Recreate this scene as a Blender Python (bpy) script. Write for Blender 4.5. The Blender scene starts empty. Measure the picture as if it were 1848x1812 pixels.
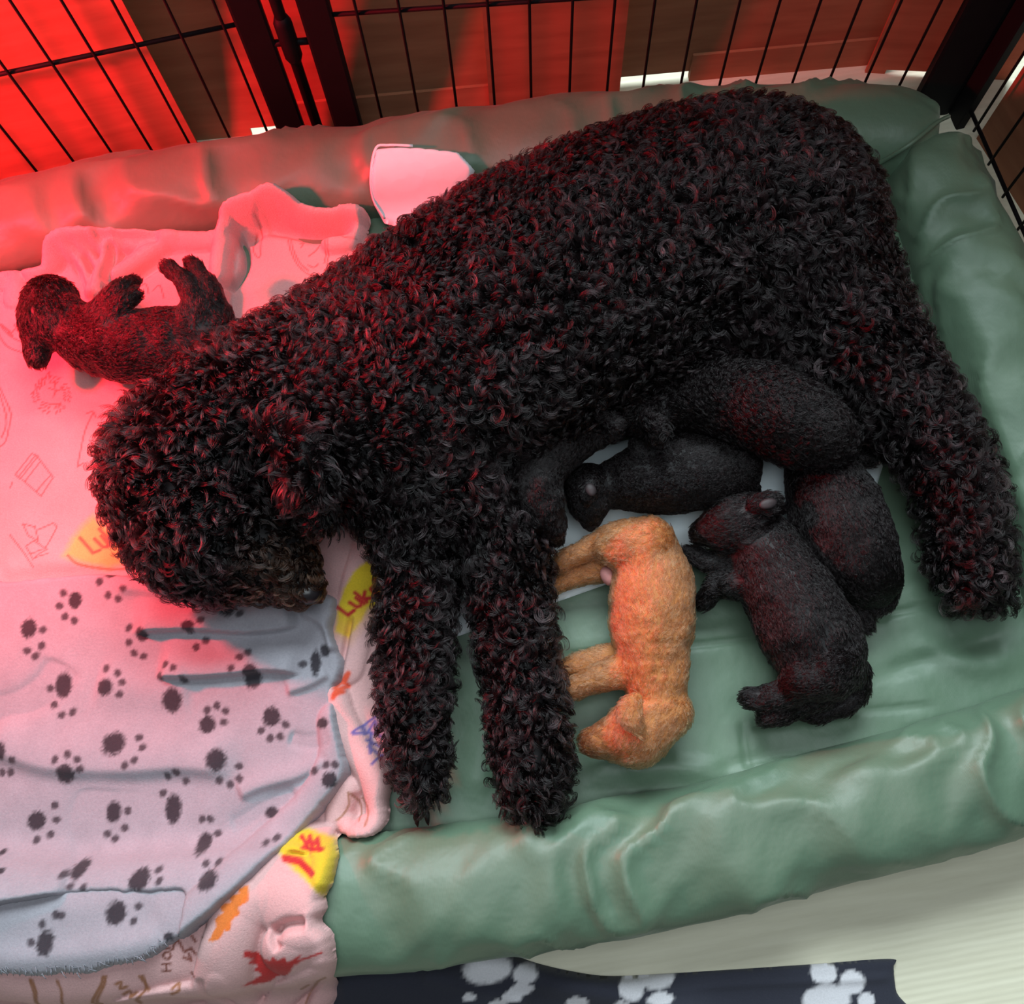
import bpy, math, random
import numpy as np
from mathutils import Matrix, Vector

random.seed(7)
RNG = np.random.default_rng(11)
C = bpy.context.scene.collection
SC = bpy.context.scene

# ------------------------------------------------------------------ camera
W, HPX = 1848.0, 1812.0
F = 1850.0                      # focal length in pixels of the photograph
CAM_H = 1.15                    # phone held a little above a metre over the floor
NADIR = (982.0, 1445.0)         # where the verticals of the pen meet
dn = np.array([NADIR[0] - W / 2, -(NADIR[1] - HPX / 2), -F])
dn /= np.linalg.norm(dn)
up = -dn
ax = np.array([0, 0, -1.0])
yy = ax - ax.dot(up) * up
yy /= np.linalg.norm(yy)
xx = np.cross(yy, up)
R = np.stack([xx, yy, up])      # camera -> world
cam_d = bpy.data.cameras.new('camera')
cam = bpy.data.objects.new('camera', cam_d)
C.objects.link(cam)
cam.matrix_world = Matrix([list(R[0]) + [0], list(R[1]) + [0], list(R[2]) + [CAM_H], [0, 0, 0, 1]])
cam_d.sensor_fit = 'HORIZONTAL'
cam_d.sensor_width = 36.0
cam_d.lens = 36.0 * F / W
cam_d.clip_start = 0.02
SC.camera = cam

# ------------------------------------------------------------------ light
SC.view_settings.view_transform = 'Standard'
SC.view_settings.look = 'None'
SC.view_settings.gamma = 1.0
SC.view_settings.use_curve_mapping = False
SC.view_settings.exposure = 0.0
world = bpy.data.worlds.new('room_light')
SC.world = world
world.use_nodes = True
bg = world.node_tree.nodes['Background']
bg.inputs[0].default_value = (0.80, 0.93, 1.0, 1)
bg.inputs[1].default_value = 0.06


def light(name, kind, loc, target, energy, color, **kw):
    d = bpy.data.lights.new(name, kind)
    d.energy = energy
    d.color = color
    for k, v in kw.items():
        setattr(d, k, v)
    o = bpy.data.objects.new(name, d)
    C.objects.link(o)
    o.location = loc
    o.rotation_euler = (Vector(target) - Vector(loc)).to_track_quat('-Z', 'Y').to_euler()
    return o


# window daylight from behind the cardboard, coming over its top edge
light('window_daylight', 'AREA', (0.1, 2.25, 2.4), (0.1, 0.1, 0.0), 150, (0.82, 0.96, 1.0), shape='RECTANGLE', size=2.4, size_y=1.4)
light('overhead_fill', 'AREA', (0.1, -0.05, 2.5), (0.1, -0.05, 0.0), 24, (0.86, 0.96, 1.0), shape='RECTANGLE', size=1.8, size_y=1.2)  # added overhead fill, standing in for soft bounce off the ceiling
# red heat lamp hanging to the left of the bed, its reflector turned to the blankets
light('heat_lamp', 'SPOT', (-0.77, 0.59, 0.52), (-0.52, 0.72, 0.10), 90, (1.0, 0.016, 0.036), shadow_soft_size=0.04, spot_size=math.radians(150), spot_blend=1.0)



# ------------------------------------------------------------------ helpers
def ray(px, py):
    r = np.array([px - W / 2, -(py - HPX / 2), -F])
    return R @ r


def at(px, py, z=0.0):
    """World point at height z that the photograph shows at pixel (px, py)."""
    d = ray(px, py)
    t = (z - CAM_H) / d[2]
    return np.array([0, 0, CAM_H]) + d * t


def mpp(px, py, z):
    """Metres per pixel at that point."""
    p = at(px, py, z) - np.array([0, 0, CAM_H])
    return -(R.T @ p)[2] / F


def pts(lst, z):
    return np.array([at(x, y, z) for x, y in lst])


def hash3(i, j, k, seed):
    n = (i * 374761393 + j * 668265263 + k * 2147483647 + seed * 974634777) & 0xffffffff
    n = ((n ^ (n >> 13)) * 1274126177) & 0xffffffff
    return ((n ^ (n >> 16)) & 0xffff) / 32767.5 - 1.0


def noise3(p, seed=0):
    """value noise in -1..1, p (...,3)"""
    p = np.asarray(p, float)
    i = np.floor(p).astype(np.int64)
    f = p - i
    f = f * f * f * (f * (f * 6 - 15) + 10)
    out = 0
    for a in (0, 1):
        for b in (0, 1):
            for c in (0, 1):
                w = (f[..., 0] if a else 1 - f[..., 0]) * (f[..., 1] if b else 1 - f[..., 1]) * (f[..., 2] if c else 1 - f[..., 2])
                out = out + w * hash3(i[..., 0] + a, i[..., 1] + b, i[..., 2] + c, seed)
    return out


def noise2(x, y, seed=0):
    return noise3(np.stack([x, y, np.full_like(x, 0.37)], -1), seed)


def fbm2(x, y, seed=0, oct=3):
    s = 0
    a = 1
    for o in range(oct):
        s = s + a * noise2(x * 2 ** o, y * 2 ** o, seed + o)
        a *= 0.5
    return s


def smooth_line(P, n):
    """Catmull-Rom resample of a polyline to n points."""
    P = np.asarray(P, float)
    Q = np.vstack([2 * P[0] - P[1], P, 2 * P[-1] - P[-2]])
    t = np.linspace(0, len(P) - 1 - 1e-9, n)
    i = t.astype(int)
    u = (t - i)[:, None]
    a, b, c, d = Q[i], Q[i + 1], Q[i + 2], Q[i + 3]
    return 0.5 * (2 * b + (c - a) * u + (2 * a - 5 * b + 4 * c - d) * u ** 2 + (3 * b - a - 3 * c + d) * u ** 3)


def smooth_closed(P, n):
    P = np.asarray(P, float)
    m = len(P)
    t = np.linspace(0, m, n, endpoint=False)
    i = t.astype(int) % m
    u = (t - np.floor(t))[:, None]
    a, b, c, d = P[(i - 1) % m], P[i], P[(i + 1) % m], P[(i + 2) % m]
    return 0.5 * (2 * b + (c - a) * u + (2 * a - 5 * b + 4 * c - d) * u ** 2 + (3 * b - a - 3 * c + d) * u ** 3)


def line_dist(X, Y, P):
    """distance to an open 2D polyline, signed side, parameter 0..1, nearest point"""
    best = np.full(X.shape, 1e9)
    side = np.zeros(X.shape)
    par = np.zeros(X.shape)
    n = len(P) - 1
    for i in range(n):
        ax_, ay_ = P[i][0], P[i][1]
        bx_, by_ = P[i + 1][0] - ax_, P[i + 1][1] - ay_
        L = bx_ * bx_ + by_ * by_ + 1e-12
        t = np.clip(((X - ax_) * bx_ + (Y - ay_) * by_) / L, 0, 1)
        dx, dy = X - ax_ - t * bx_, Y - ay_ - t * by_
        d = dx * dx + dy * dy
        m = d < best
        best = np.where(m, d, best)
        side = np.where(m, np.sign(bx_ * (Y - ay_) - by_ * (X - ax_)), side)
        par = np.where(m, (i + t) / n, par)
    return np.sqrt(best), side, par


def poly_sd(X, Y, P):
    """signed distance (inside negative) to a closed 2D polygon + nearest point"""
    best = np.full(X.shape, 1e9)
    nx = np.zeros(X.shape)
    ny = np.zeros(X.shape)
    ins = np.zeros(X.shape, bool)
    n = len(P)
    for i in range(n):
        ax_, ay_ = P[i][0], P[i][1]
        cx_, cy_ = P[(i + 1) % n][0], P[(i + 1) % n][1]
        bx_, by_ = cx_ - ax_, cy_ - ay_
        t = np.clip(((X - ax_) * bx_ + (Y - ay_) * by_) / (bx_ * bx_ + by_ * by_ + 1e-14), 0, 1)
        qx, qy = ax_ + t * bx_, ay_ + t * by_
        d = (X - qx) ** 2 + (Y - qy) ** 2
        m = d < best
        best = np.where(m, d, best)
        nx = np.where(m, qx, nx)
        ny = np.where(m, qy, ny)
        if by_ != 0:
            cr = ((ay_ > Y) != (cy_ > Y)) & (X < bx_ * (Y - ay_) / by_ + ax_)
            ins ^= cr
    d = np.sqrt(best)
    return np.where(ins, -d, d), nx, ny


def blur(a, n):
    for _ in range(n):
        p = np.pad(a, 1, mode='edge')
        a = (p[:-2, 1:-1] + p[2:, 1:-1] + p[1:-1, :-2] + p[1:-1, 2:] + 2 * a) / 6
    return a


def mesh_obj(name, V, Fc, mat, parent=None, colors=None, smooth=True):
    me = bpy.data.meshes.new(name)
    V = np.asarray(V, np.float32)
    if isinstance(Fc, np.ndarray):
        k = Fc.shape[1]
        me.vertices.add(len(V))
        me.vertices.foreach_set('co', V.ravel())
        me.loops.add(Fc.size)
        me.loops.foreach_set('vertex_index', Fc.astype(np.int32).ravel())
        me.polygons.add(len(Fc))
        me.polygons.foreach_set('loop_start', np.arange(0, Fc.size, k, dtype=np.int32))
        me.update(calc_edges=True)
        me.validate()
    else:
        me.from_pydata([tuple(map(float, v)) for v in V], [], Fc)
    if smooth:
        me.polygons.foreach_set('use_smooth', np.ones(len(me.polygons), bool))
    if colors is not None:
        at_ = me.color_attributes.new('print', 'FLOAT_COLOR', 'POINT')
        c4 = np.ones((len(V), 4), np.float32)
        c4[:, :3] = colors
        at_.data.foreach_set('color', c4.ravel())
    if mat is not None:
        me.materials.append(mat)
    o = bpy.data.objects.new(name, me)
    C.objects.link(o)
    if parent is not None:
        o.parent = parent
    return o


def tag(o, label=None, cat=None, group=None, kind=None):
    if label:
        o['label'] = label
    if cat:
        o['category'] = cat
    if group:
        o['group'] = group
    if kind:
        o['kind'] = kind
    return o


def empty(name, loc=(0, 0, 0)):
    o = bpy.data.objects.new(name, None)
    o.empty_display_size = 0.05
    C.objects.link(o)
    # parts are modelled in world space, so the Empty stays at the origin of the floor
    return o


class MB:
    """collects boxes, tubes and balls into one mesh"""

    def __init__(self):
        self.V = []
        self.F = []

    def add(self, V, Fc):
        n = len(self.V)
        self.V.extend([tuple(map(float, v)) for v in V])
        self.F.extend([tuple(int(i) + n for i in f) for f in Fc])

    def slab(self, quad, t):
        """quad of 4 world points, thickened by vector t"""
        q = [np.asarray(p, float) for p in quad]
        t = np.asarray(t, float)
        self.add(q + [p + t for p in q], [(0, 3, 2, 1), (4, 5, 6, 7), (0, 1, 5, 4), (1, 2, 6, 5), (2, 3, 7, 6), (3, 0, 4, 7)])

    def tube(self, P, r, n=8, cap=True):
        P = np.asarray(P, float)
        r = np.broadcast_to(np.asarray(r, float), (len(P),))
        T = np.gradient(P, axis=0)
        T /= np.linalg.norm(T, axis=1)[:, None] + 1e-12
        a = np.array([0, 0, 1.0]) if abs(T[0][2]) < 0.9 else np.array([1.0, 0, 0])
        V = []
        for i in range(len(P)):
            u = np.cross(T[i], a)
            u /= np.linalg.norm(u)
            w = np.cross(T[i], u)
            for k in range(n):
                th = 2 * math.pi * k / n
                V.append(P[i] + r[i] * (math.cos(th) * u + math.sin(th) * w))
        Fc = []
        for i in range(len(P) - 1):
            for k in range(n):
                k2 = (k + 1) % n
                Fc.append((i * n + k, i * n + k2, (i + 1) * n + k2, (i + 1) * n + k))
        if cap:
            Fc.append(tuple(range(n))[::-1])
            Fc.append(tuple((len(P) - 1) * n + k for k in range(n)))
        self.add(V, Fc)

    def ball(self, c, r, n=12, m=8, rot=None):
        c = np.asarray(c, float)
        r = np.broadcast_to(np.asarray(r, float), (3,))
        V = []
        for i in range(m + 1):
            ph = math.pi * i / m
            for k in range(n):
                th = 2 * math.pi * k / n
                v = np.array([math.sin(ph) * math.cos(th), math.sin(ph) * math.sin(th), math.cos(ph)]) * r
                if rot is not None:
                    v = rot @ v
                V.append(c + v)
        Fc = [(i * n + k, (i + 1) * n + k, (i + 1) * n + (k + 1) % n, i * n + (k + 1) % n) for i in range(m) for k in range(n)]
        self.add(V, Fc)

    def build(self, name, mat, parent=None, smooth=True):
        return mesh_obj(name, self.V, self.F, mat, parent, smooth=smooth)


# ------------------------------------------------------------------ materials
def new_mat(name):
    m = bpy.data.materials.new(name)
    m.use_nodes = True
    nt = m.node_tree
    return m, nt, nt.nodes['Principled BSDF']


def node(nt, kind, **kw):
    n = nt.nodes.new(kind)
    for k, v in kw.items():
        if k in n.inputs.keys():
            n.inputs[k].default_value = v
        else:
            setattr(n, k, v)
    return n


def noise_color(nt, bsdf, c1, c2, scale, detail=4, coord='Object', vec=None):
    tc = node(nt, 'ShaderNodeTexCoord')
    mp = node(nt, 'ShaderNodeMapping')
    nt.links.new(tc.outputs[coord], mp.inputs[0])
    if vec:
        mp.inputs['Scale'].default_value = vec
    nz = node(nt, 'ShaderNodeTexNoise', Scale=scale, Detail=detail)
    nt.links.new(mp.outputs[0], nz.inputs['Vector'])
    rp = node(nt, 'ShaderNodeValToRGB')
    rp.color_ramp.elements[0].position = 0.3
    rp.color_ramp.elements[1].position = 0.7
    rp.color_ramp.elements[0].color = (*c1, 1)
    rp.color_ramp.elements[1].color = (*c2, 1)
    nt.links.new(nz.outputs['Fac'], rp.inputs[0])
    nt.links.new(rp.outputs[0], bsdf.inputs['Base Color'])
    return mp, nz


def bump(nt, bsdf, src, strength, dist):
    b = node(nt, 'ShaderNodeBump', Strength=strength, Distance=dist)
    nt.links.new(src, b.inputs['Height'])
    nt.links.new(b.outputs[0], bsdf.inputs['Normal'])
    return b


def plain(name, c, rough=0.6, spec=0.4, metal=0.0, var=0.12, scale=40):
    m, nt, b = new_mat(name)
    c = np.array(c)
    noise_color(nt, b, tuple(c * (1 - var)), tuple(np.minimum(c * (1 + var), 1)), scale)
    b.inputs['Roughness'].default_value = rough
    b.inputs['Specular IOR Level'].default_value = spec
    b.inputs['Metallic'].default_value = metal
    return m


def satin():
    m, nt, b = new_mat('olive_satin')
    mp, nz = noise_color(nt, b, (0.100, 0.165, 0.110), (0.125, 0.195, 0.130), 9)
    b.inputs['Roughness'].default_value = 0.45
    b.inputs['Specular IOR Level'].default_value = 0.5
    b.inputs['Sheen Weight'].default_value = 0.06
    b.inputs['Sheen Roughness'].default_value = 0.4
    tc = node(nt, 'ShaderNodeTexCoord')
    wv = node(nt, 'ShaderNodeTexWave', Scale=330.0, Distortion=1.5)
    wv.inputs['Detail'].default_value = 1
    nt.links.new(tc.outputs['Object'], wv.inputs['Vector'])
    n2 = node(nt, 'ShaderNodeTexNoise', Scale=28.0, Detail=3)
    nt.links.new(tc.outputs['Object'], n2.inputs['Vector'])
    b1 = node(nt, 'ShaderNodeBump', Strength=0.10, Distance=0.0006)
    nt.links.new(wv.outputs['Fac'], b1.inputs['Height'])
    b2 = node(nt, 'ShaderNodeBump', Strength=0.22, Distance=0.01)
    nt.links.new(n2.outputs['Fac'], b2.inputs['Height'])
    nt.links.new(b1.outputs[0], b2.inputs['Normal'])
    nt.links.new(b2.outputs[0], b.inputs['Normal'])
    return m


def fleece(name, bump_scale, strength, dist, rough=0.95, sheen=0.35):
    m, nt, b = new_mat(name)
    a = node(nt, 'ShaderNodeVertexColor', layer_name='print')
    tc = node(nt, 'ShaderNodeTexCoord')
    nz = node(nt, 'ShaderNodeTexNoise', Scale=bump_scale, Detail=5, Roughness=0.7)
    nt.links.new(tc.outputs['Object'], nz.inputs['Vector'])
    mx = node(nt, 'ShaderNodeMix', data_type='RGBA', blend_type='MULTIPLY')
    mx.inputs[0].default_value = 1.0
    rp = node(nt, 'ShaderNodeMapRange')
    rp.inputs['From Min'].default_value = 0.25
    rp.inputs['From Max'].default_value = 0.75
    rp.inputs['To Min'].default_value = 0.84
    rp.inputs['To Max'].default_value = 1.06
    nt.links.new(nz.outputs['Fac'], rp.inputs['Value'])
    nt.links.new(a.outputs['Color'], mx.inputs[6])
    nt.links.new(rp.outputs[0], mx.inputs[7])
    nt.links.new(mx.outputs[2], b.inputs['Base Color'])
    b.inputs['Roughness'].default_value = rough
    b.inputs['Specular IOR Level'].default_value = 0.1
    b.inputs['Sheen Weight'].default_value = sheen
    b.inputs['Sheen Roughness'].default_value = 0.6
    bump(nt, b, nz.outputs['Fac'], strength, dist)
    return m


def hair_mat(name, rough=0.22, ior=1.37):
    m = bpy.data.materials.new(name)
    m.use_nodes = True
    nt = m.node_tree
    nt.nodes.remove(nt.nodes['Principled BSDF'])
    out = nt.nodes['Material Output']
    h = node(nt, 'ShaderNodeBsdfHairPrincipled')
    h.model = 'CHIANG'
    h.parametrization = 'COLOR'
    a = node(nt, 'ShaderNodeAttribute', attribute_name='fur_tint')
    nt.links.new(a.outputs['Color'], h.inputs['Color'])
    h.inputs['Roughness'].default_value = rough
    h.inputs['Radial Roughness'].default_value = 0.5
    h.inputs['Random Roughness'].default_value = 0.3
    h.inputs['IOR'].default_value = ior
    nt.links.new(h.outputs[0], out.inputs['Surface'])
    return m


def cardboard_mat():
    m, nt, b = new_mat('brown_cardboard')
    mp, nz = noise_color(nt, b, (0.27, 0.105, 0.055), (0.36, 0.150, 0.080), 3.0, 6, vec=(3, 3, 22))
    b.inputs['Roughness'].default_value = 0.75
    b.inputs['Specular IOR Level'].default_value = 0.25
    bump(nt, b, nz.outputs['Fac'], 0.25, 0.002)
    return m


def floor_mat():
    m, nt, b = new_mat('pale_ribbed_laminate')
    tc = node(nt, 'ShaderNodeTexCoord')
    mp = node(nt, 'ShaderNodeMapping')
    mp.inputs['Rotation'].default_value = (0, 0, math.radians(-4))
    nt.links.new(tc.outputs['Object'], mp.inputs[0])
    m2 = node(nt, 'ShaderNodeMapping')
    m2.inputs['Scale'].default_value = (2.2, 26, 1)
    nt.links.new(mp.outputs[0], m2.inputs[0])
    nz = node(nt, 'ShaderNodeTexNoise', Scale=4.0, Detail=7, Roughness=0.6)
    nt.links.new(m2.outputs[0], nz.inputs['Vector'])
    wv = node(nt, 'ShaderNodeTexWave', Scale=46.0, Distortion=0.4, wave_type='BANDS', bands_direction='Y')
    nt.links.new(mp.outputs[0], wv.inputs['Vector'])
    rp = node(nt, 'ShaderNodeValToRGB')
    rp.color_ramp.elements[0].position = 0.25
    rp.color_ramp.elements[1].position = 0.75
    rp.color_ramp.elements[0].color = (0.62, 0.58, 0.44, 1)
    rp.color_ramp.elements[1].color = (0.74, 0.70, 0.55, 1)
    nt.links.new(nz.outputs['Fac'], rp.inputs[0])
    nt.links.new(rp.outputs[0], b.inputs['Base Color'])
    b.inputs['Roughness'].default_value = 0.55
    b.inputs['Specular IOR Level'].default_value = 0.3
    bump(nt, b, wv.outputs['Fac'], 0.12, 0.0015)
    return m


M_SATIN = satin()
M_PINK = fleece('pink_plush', 520, 0.55, 0.0016, sheen=0.12)
M_GREY = fleece('grey_fleece', 420, 0.5, 0.0012, sheen=0.12)
M_BLACKF = fleece('black_fleece', 600, 0.3, 0.0006, sheen=0.1)
M_HAIR = hair_mat('curly_coat')
M_PHAIR = hair_mat('puppy_coat', 0.26, 1.36)
M_BLACKSKIN = plain('black_skin', (0.010, 0.009, 0.010), 0.55, 0.3)
M_ORANGESKIN = plain('apricot_skin', (0.42, 0.17, 0.06), 0.7, 0.2)
M_NOSE = plain('wet_black_nose', (0.018, 0.014, 0.016), 0.28, 0.5, scale=300)
M_BROWNNOSE = plain('brown_nose', (0.11, 0.035, 0.025), 0.4, 0.4, scale=300)
M_PINKSKIN = plain('pink_skin', (0.62, 0.26, 0.25), 0.5, 0.4, scale=120)
M_EAR = plain('dusky_ear_skin', (0.030, 0.021, 0.023), 0.5, 0.35, scale=200)
M_CLAW = plain('pale_claw', (0.55, 0.45, 0.38), 0.4, 0.4)
M_DARKCLAW = plain('dark_claw', (0.02, 0.018, 0.018), 0.35, 0.5)
M_WIRE = plain('black_powder_coat', (0.005, 0.0045, 0.006), 0.6, 0.12)
M_CARD = cardboard_mat()
M_FLOOR = floor_mat()

# ------------------------------------------------------------------ setting
fl = MB()
fl.slab([(-3, -2, 0), (3, -2, 0), (3, 3, 0), (-3, 3, 0)], (0, 0, -0.02))
floor = fl.build('floor', M_FLOOR, smooth=False)
tag(floor, 'pale ribbed laminate floor in front of the green dog bed', None, None, 'structure')

wl = MB()
wl.slab([(-3, 2.95, 0), (3, 2.95, 0), (3, 2.95, 2.7), (-3, 2.95, 2.7)], (0, 0.05, 0))
tag(wl.build('wall_back', plain('painted_wall', (0.55, 0.54, 0.50), 0.8, 0.2), smooth=False), 'plain painted wall behind the cardboard and the pen', None, None, 'structure')


# cardboard sheets standing outside the pen, edge behind edge
def sheet(x0, y0, x1, y1, z0, h, label, flap=None, gap=None, lean=0.0):
    """an upright sheet from (x0,y0) to (x1,y1); flap = (t0,t1,height) an outer flap folded up along its foot;
    gap = (t0, t1, rise): the foot is cut away there so daylight shows under it"""
    a, b = np.array([x0, y0, 0.0]), np.array([x1, y1, 0.0])
    d = (b - a) / np.linalg.norm(b - a)
    nrm = np.array([d[1], -d[0], 0])        # towards the camera
    root = empty('cardboard_sheet')
    tag(root, label, 'cardboard', 'cardboard sheets standing behind the pen')
    m = MB()
    segs = [(0.0, 1.0, z0)]
    if gap:
        segs = [s for s in ((0.0, gap[0], z0), (gap[0], gap[1], gap[2]), (gap[1], 1.0, z0)) if s[1] - s[0] > 1e-4]
    for t0, t1, zz in segs:
        p, q = a + (b - a) * t0, a + (b - a) * t1
        up_ = lambda z: -nrm * lean * z + np.array([0, 0, z])
        m.slab([p + up_(zz), q + up_(zz), q + up_(h), p + up_(h)], -nrm * 0.004)
    m.build('panel', M_CARD, root, smooth=False)
    if flap:
        f = MB()
        p, q = a + (b - a) * flap[0] + nrm * 0.0015, a + (b - a) * flap[1] + nrm * 0.0015
        zb = flap[2]
        f.slab([p + up_(z0), q + up_(z0), q + nrm * 0.002 + up_(zb), p + nrm * 0.002 + up_(zb)], nrm * 0.004)
        f.build('flap', M_CARD, root, smooth=False)
    return root


sheet(-0.95, 0.775, -0.352, 0.850, 0.0, 0.76, 'brightly red lit cardboard sheet at the left behind the pen')
sheet(-0.46, 0.878, 0.045, 0.870, 0.0, 0.76, 'shaded cardboard sheet behind the hinged pen posts', flap=(0.42, 0.97, 0.052), gap=(0.34, 0.42, 0.012), lean=0.16)
sheet(0.026, 0.862, 0.193, 0.856, 0.0, 0.76, 'narrow red lit cardboard sheet right of the hinged pen posts')
sheet(0.150, 0.8945, 0.560, 0.886, 0.0, 0.76, 'darkest cardboard sheet standing behind the rump of the big dog', flap=(0.345, 0.945, 0.046), gap=(0.10, 0.345, 0.012), lean=0.08)
sheet(0.522, 0.870, 0.70, 0.836, 0.0, 0.76, 'cardboard sheet behind the thick corner post of the pen', gap=(0.14, 0.60, 0.008))
s0, s1 = at(1762, 250, 0), at(1848, 388, 0)
s2 = s1 + (s1 - s0) * 2.2
sheet(s0[0], s0[1], s2[0], s2[1], 0.0, 0.42, 'cardboard sheet outside the right side of the pen')

# ------------------------------------------------------------------ wire pen
PEN_H = 0.62
ROD_Z = (0.035, 0.2365, 0.43, 0.61)


def pen_panel(p0, p1, wires, label, posts):
    root = empty('pen_panel')
    tag(root, label, 'pet pen', 'panels of the black wire pen')
    p0, p1 = np.array(p0), np.array(p1)
    for z in ROD_Z:
        m = MB()
        m.tube([[p0[0], p0[1], z], [p1[0], p1[1], z]], 0.0026, 8)
        m.build('cross_rod', M_WIRE, root)
    d = (p1 - p0) / np.linalg.norm(p1 - p0)
    nrm = np.array([d[1], -d[0]])
    first = None
    for t in wires:
        q = p0 + (p1 - p0) * t + nrm * 0.004
        if first is None:
            m = MB()
            m.tube([[0, 0, 0.03], [0, 0, 0.2], [0, 0, PEN_H]], 0.0017, 8)
            first = m.build('wire', M_WIRE, root)
            first.location = (q[0], q[1], 0)
        else:
            o = bpy.data.objects.new('wire', first.data)
            C.objects.link(o)
            o.parent = root
            o.location = (q[0], q[1], 0)
    for (t, w) in posts:
        q = p0 + (p1 - p0) * t
        m = MB()
        e, f_ = d * w / 2, nrm * 0.006
        corners = [q - e - f_, q + e - f_, q + e + f_, q - e + f_]
        bev = []
        for i in range(4):
            for u in (0.2, 0.8):
                bev.append(corners[i] * (1 - u) + corners[(i + 1) % 4] * u if False else corners[i] + (corners[(i + 1) % 4] - corners[i]) * (0.08 if u == 0.2 else 0.92))
        V = [[c[0], c[1], 0.0] for c in bev] + [[c[0], c[1], PEN_H + 0.02] for c in bev]
        n = len(bev)
        Fc = [(i, (i + 1) % n, n + (i + 1) % n, n + i) for i in range(n)] + [tuple(range(n))[::-1], tuple(range(n, 2 * n))]
        m.add(V, Fc)
        m.build('post', M_WIRE, root, smooth=False)
    return root


def wires_from(pxs, p0, p1):
    p0, p1 = np.array(p0), np.array(p1)
    out = []
    for px, py in pxs:
        r = ray(px, py)[:2]
        # ground direction through the camera's foot, crossed with the panel's line
        A = np.array([r, p0 - p1]).T
        s = np.linalg.solve(A, p0)
        out.append(float(s[1]))
    return out


LP0, LP1 = (-0.72, 0.779), (-0.222, 0.8405)
lw = wires_from([(17, 130), (95, 112), (170, 95), (247, 80), (328, 63), (405, 48)], LP0, LP1)
st = (lw[-1] - lw[0]) / 5
lw = [lw[0] - 3 * st, lw[0] - 2 * st, lw[0] - st] + lw
left_pen = pen_panel(LP0, LP1, [t for t in lw if t > 0], 'left wire panel of the black pen, beside the red lit cardboard', [(0.992, 0.034)])
RP0, RP1 = (-0.160, 0.8385), (0.600, 0.8000)
rw = wires_from([(645, 23), (722, 20), (802, 15), (880, 10), (955, 0), (1033, 0), (1109, 0), (1181, 0), (1256, 0), (1334, 0), (1406, 0), (1479, 0), (1551, 0), (1624, 0), (1696, 0)], RP0, RP1)
back_pen = pen_panel(RP0, RP1, rw, 'long wire panel of the black pen behind the big dog', [(0.008, 0.034), (0.985, 0.052)])
# hinge rod between the two posts, with its sleeves
hx, hy = -0.193, 0.8395
m = MB()
m.tube([[hx, hy, 0.0], [hx, hy, 0.3], [hx, hy, PEN_H]], 0.0065, 10)
for z in (0.17, 0.30, 0.45):
    m.tube([[hx, hy, z], [hx, hy, z + 0.01], [hx, hy, z + 0.06], [hx, hy, z + 0.07]], [0.007, 0.0105, 0.0105, 0.007], 12)
m.build('hinge_rod', M_WIRE, back_pen)
for z in (0.20, 0.33):
    m = MB()
    m.tube([[LP1[0] + 0.01, LP1[1], z], [hx, hy, z]], 0.004, 8)
    m.tube([[RP0[0] - 0.01, RP0[1], z], [hx, hy, z]], 0.004, 8)
    m.build('hinge_arm', M_WIRE, back_pen)
SP0, SP1 = (0.622, 0.795), (0.690, 0.30)
side_w = wires_from([(1905, 120), (1848, 215), (1848, 290), (1848, 390), (1848, 468)], SP0, SP1)
side_pen = pen_panel(SP0, SP1, [0.10, 0.20, 0.295, 0.39, 0.485, 0.58, 0.675, 0.77, 0.865], 'right wire panel of the black pen, outside the right bolster', [(0.02, 0.03), (0.985, 0.03)])

# ------------------------------------------------------------------ dog bed
ZM = 0.050                       # top of the flat cushion
RH = 0.054                       # half height of the bolsters
front_c = pts([(330, 1662), (450, 1650), (600, 1633), (800, 1614), (1060, 1575), (1300, 1528), (1500, 1474), (1700, 1420), (1850, 1372), (1990, 1322)], 0.055)
right_c = pts([(1672, 272), (1722, 420), (1782, 590), (1850, 760), (1915, 950), (1965, 1130), (1995, 1300)], 0.058)
back_c = pts([(-260, 475), (0, 420), (300, 358), (600, 318), (900, 280), (1200, 250), (1420, 240), (1560, 240), (1680, 255)], 0.058)
left_c = pts([(-260, 475), (-330, 900), (-250, 1300), (-150, 1600), (100, 1675), (330, 1662)], 0.055)
FW, RW_, BW = 0.066, 0.060, 0.060


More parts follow.
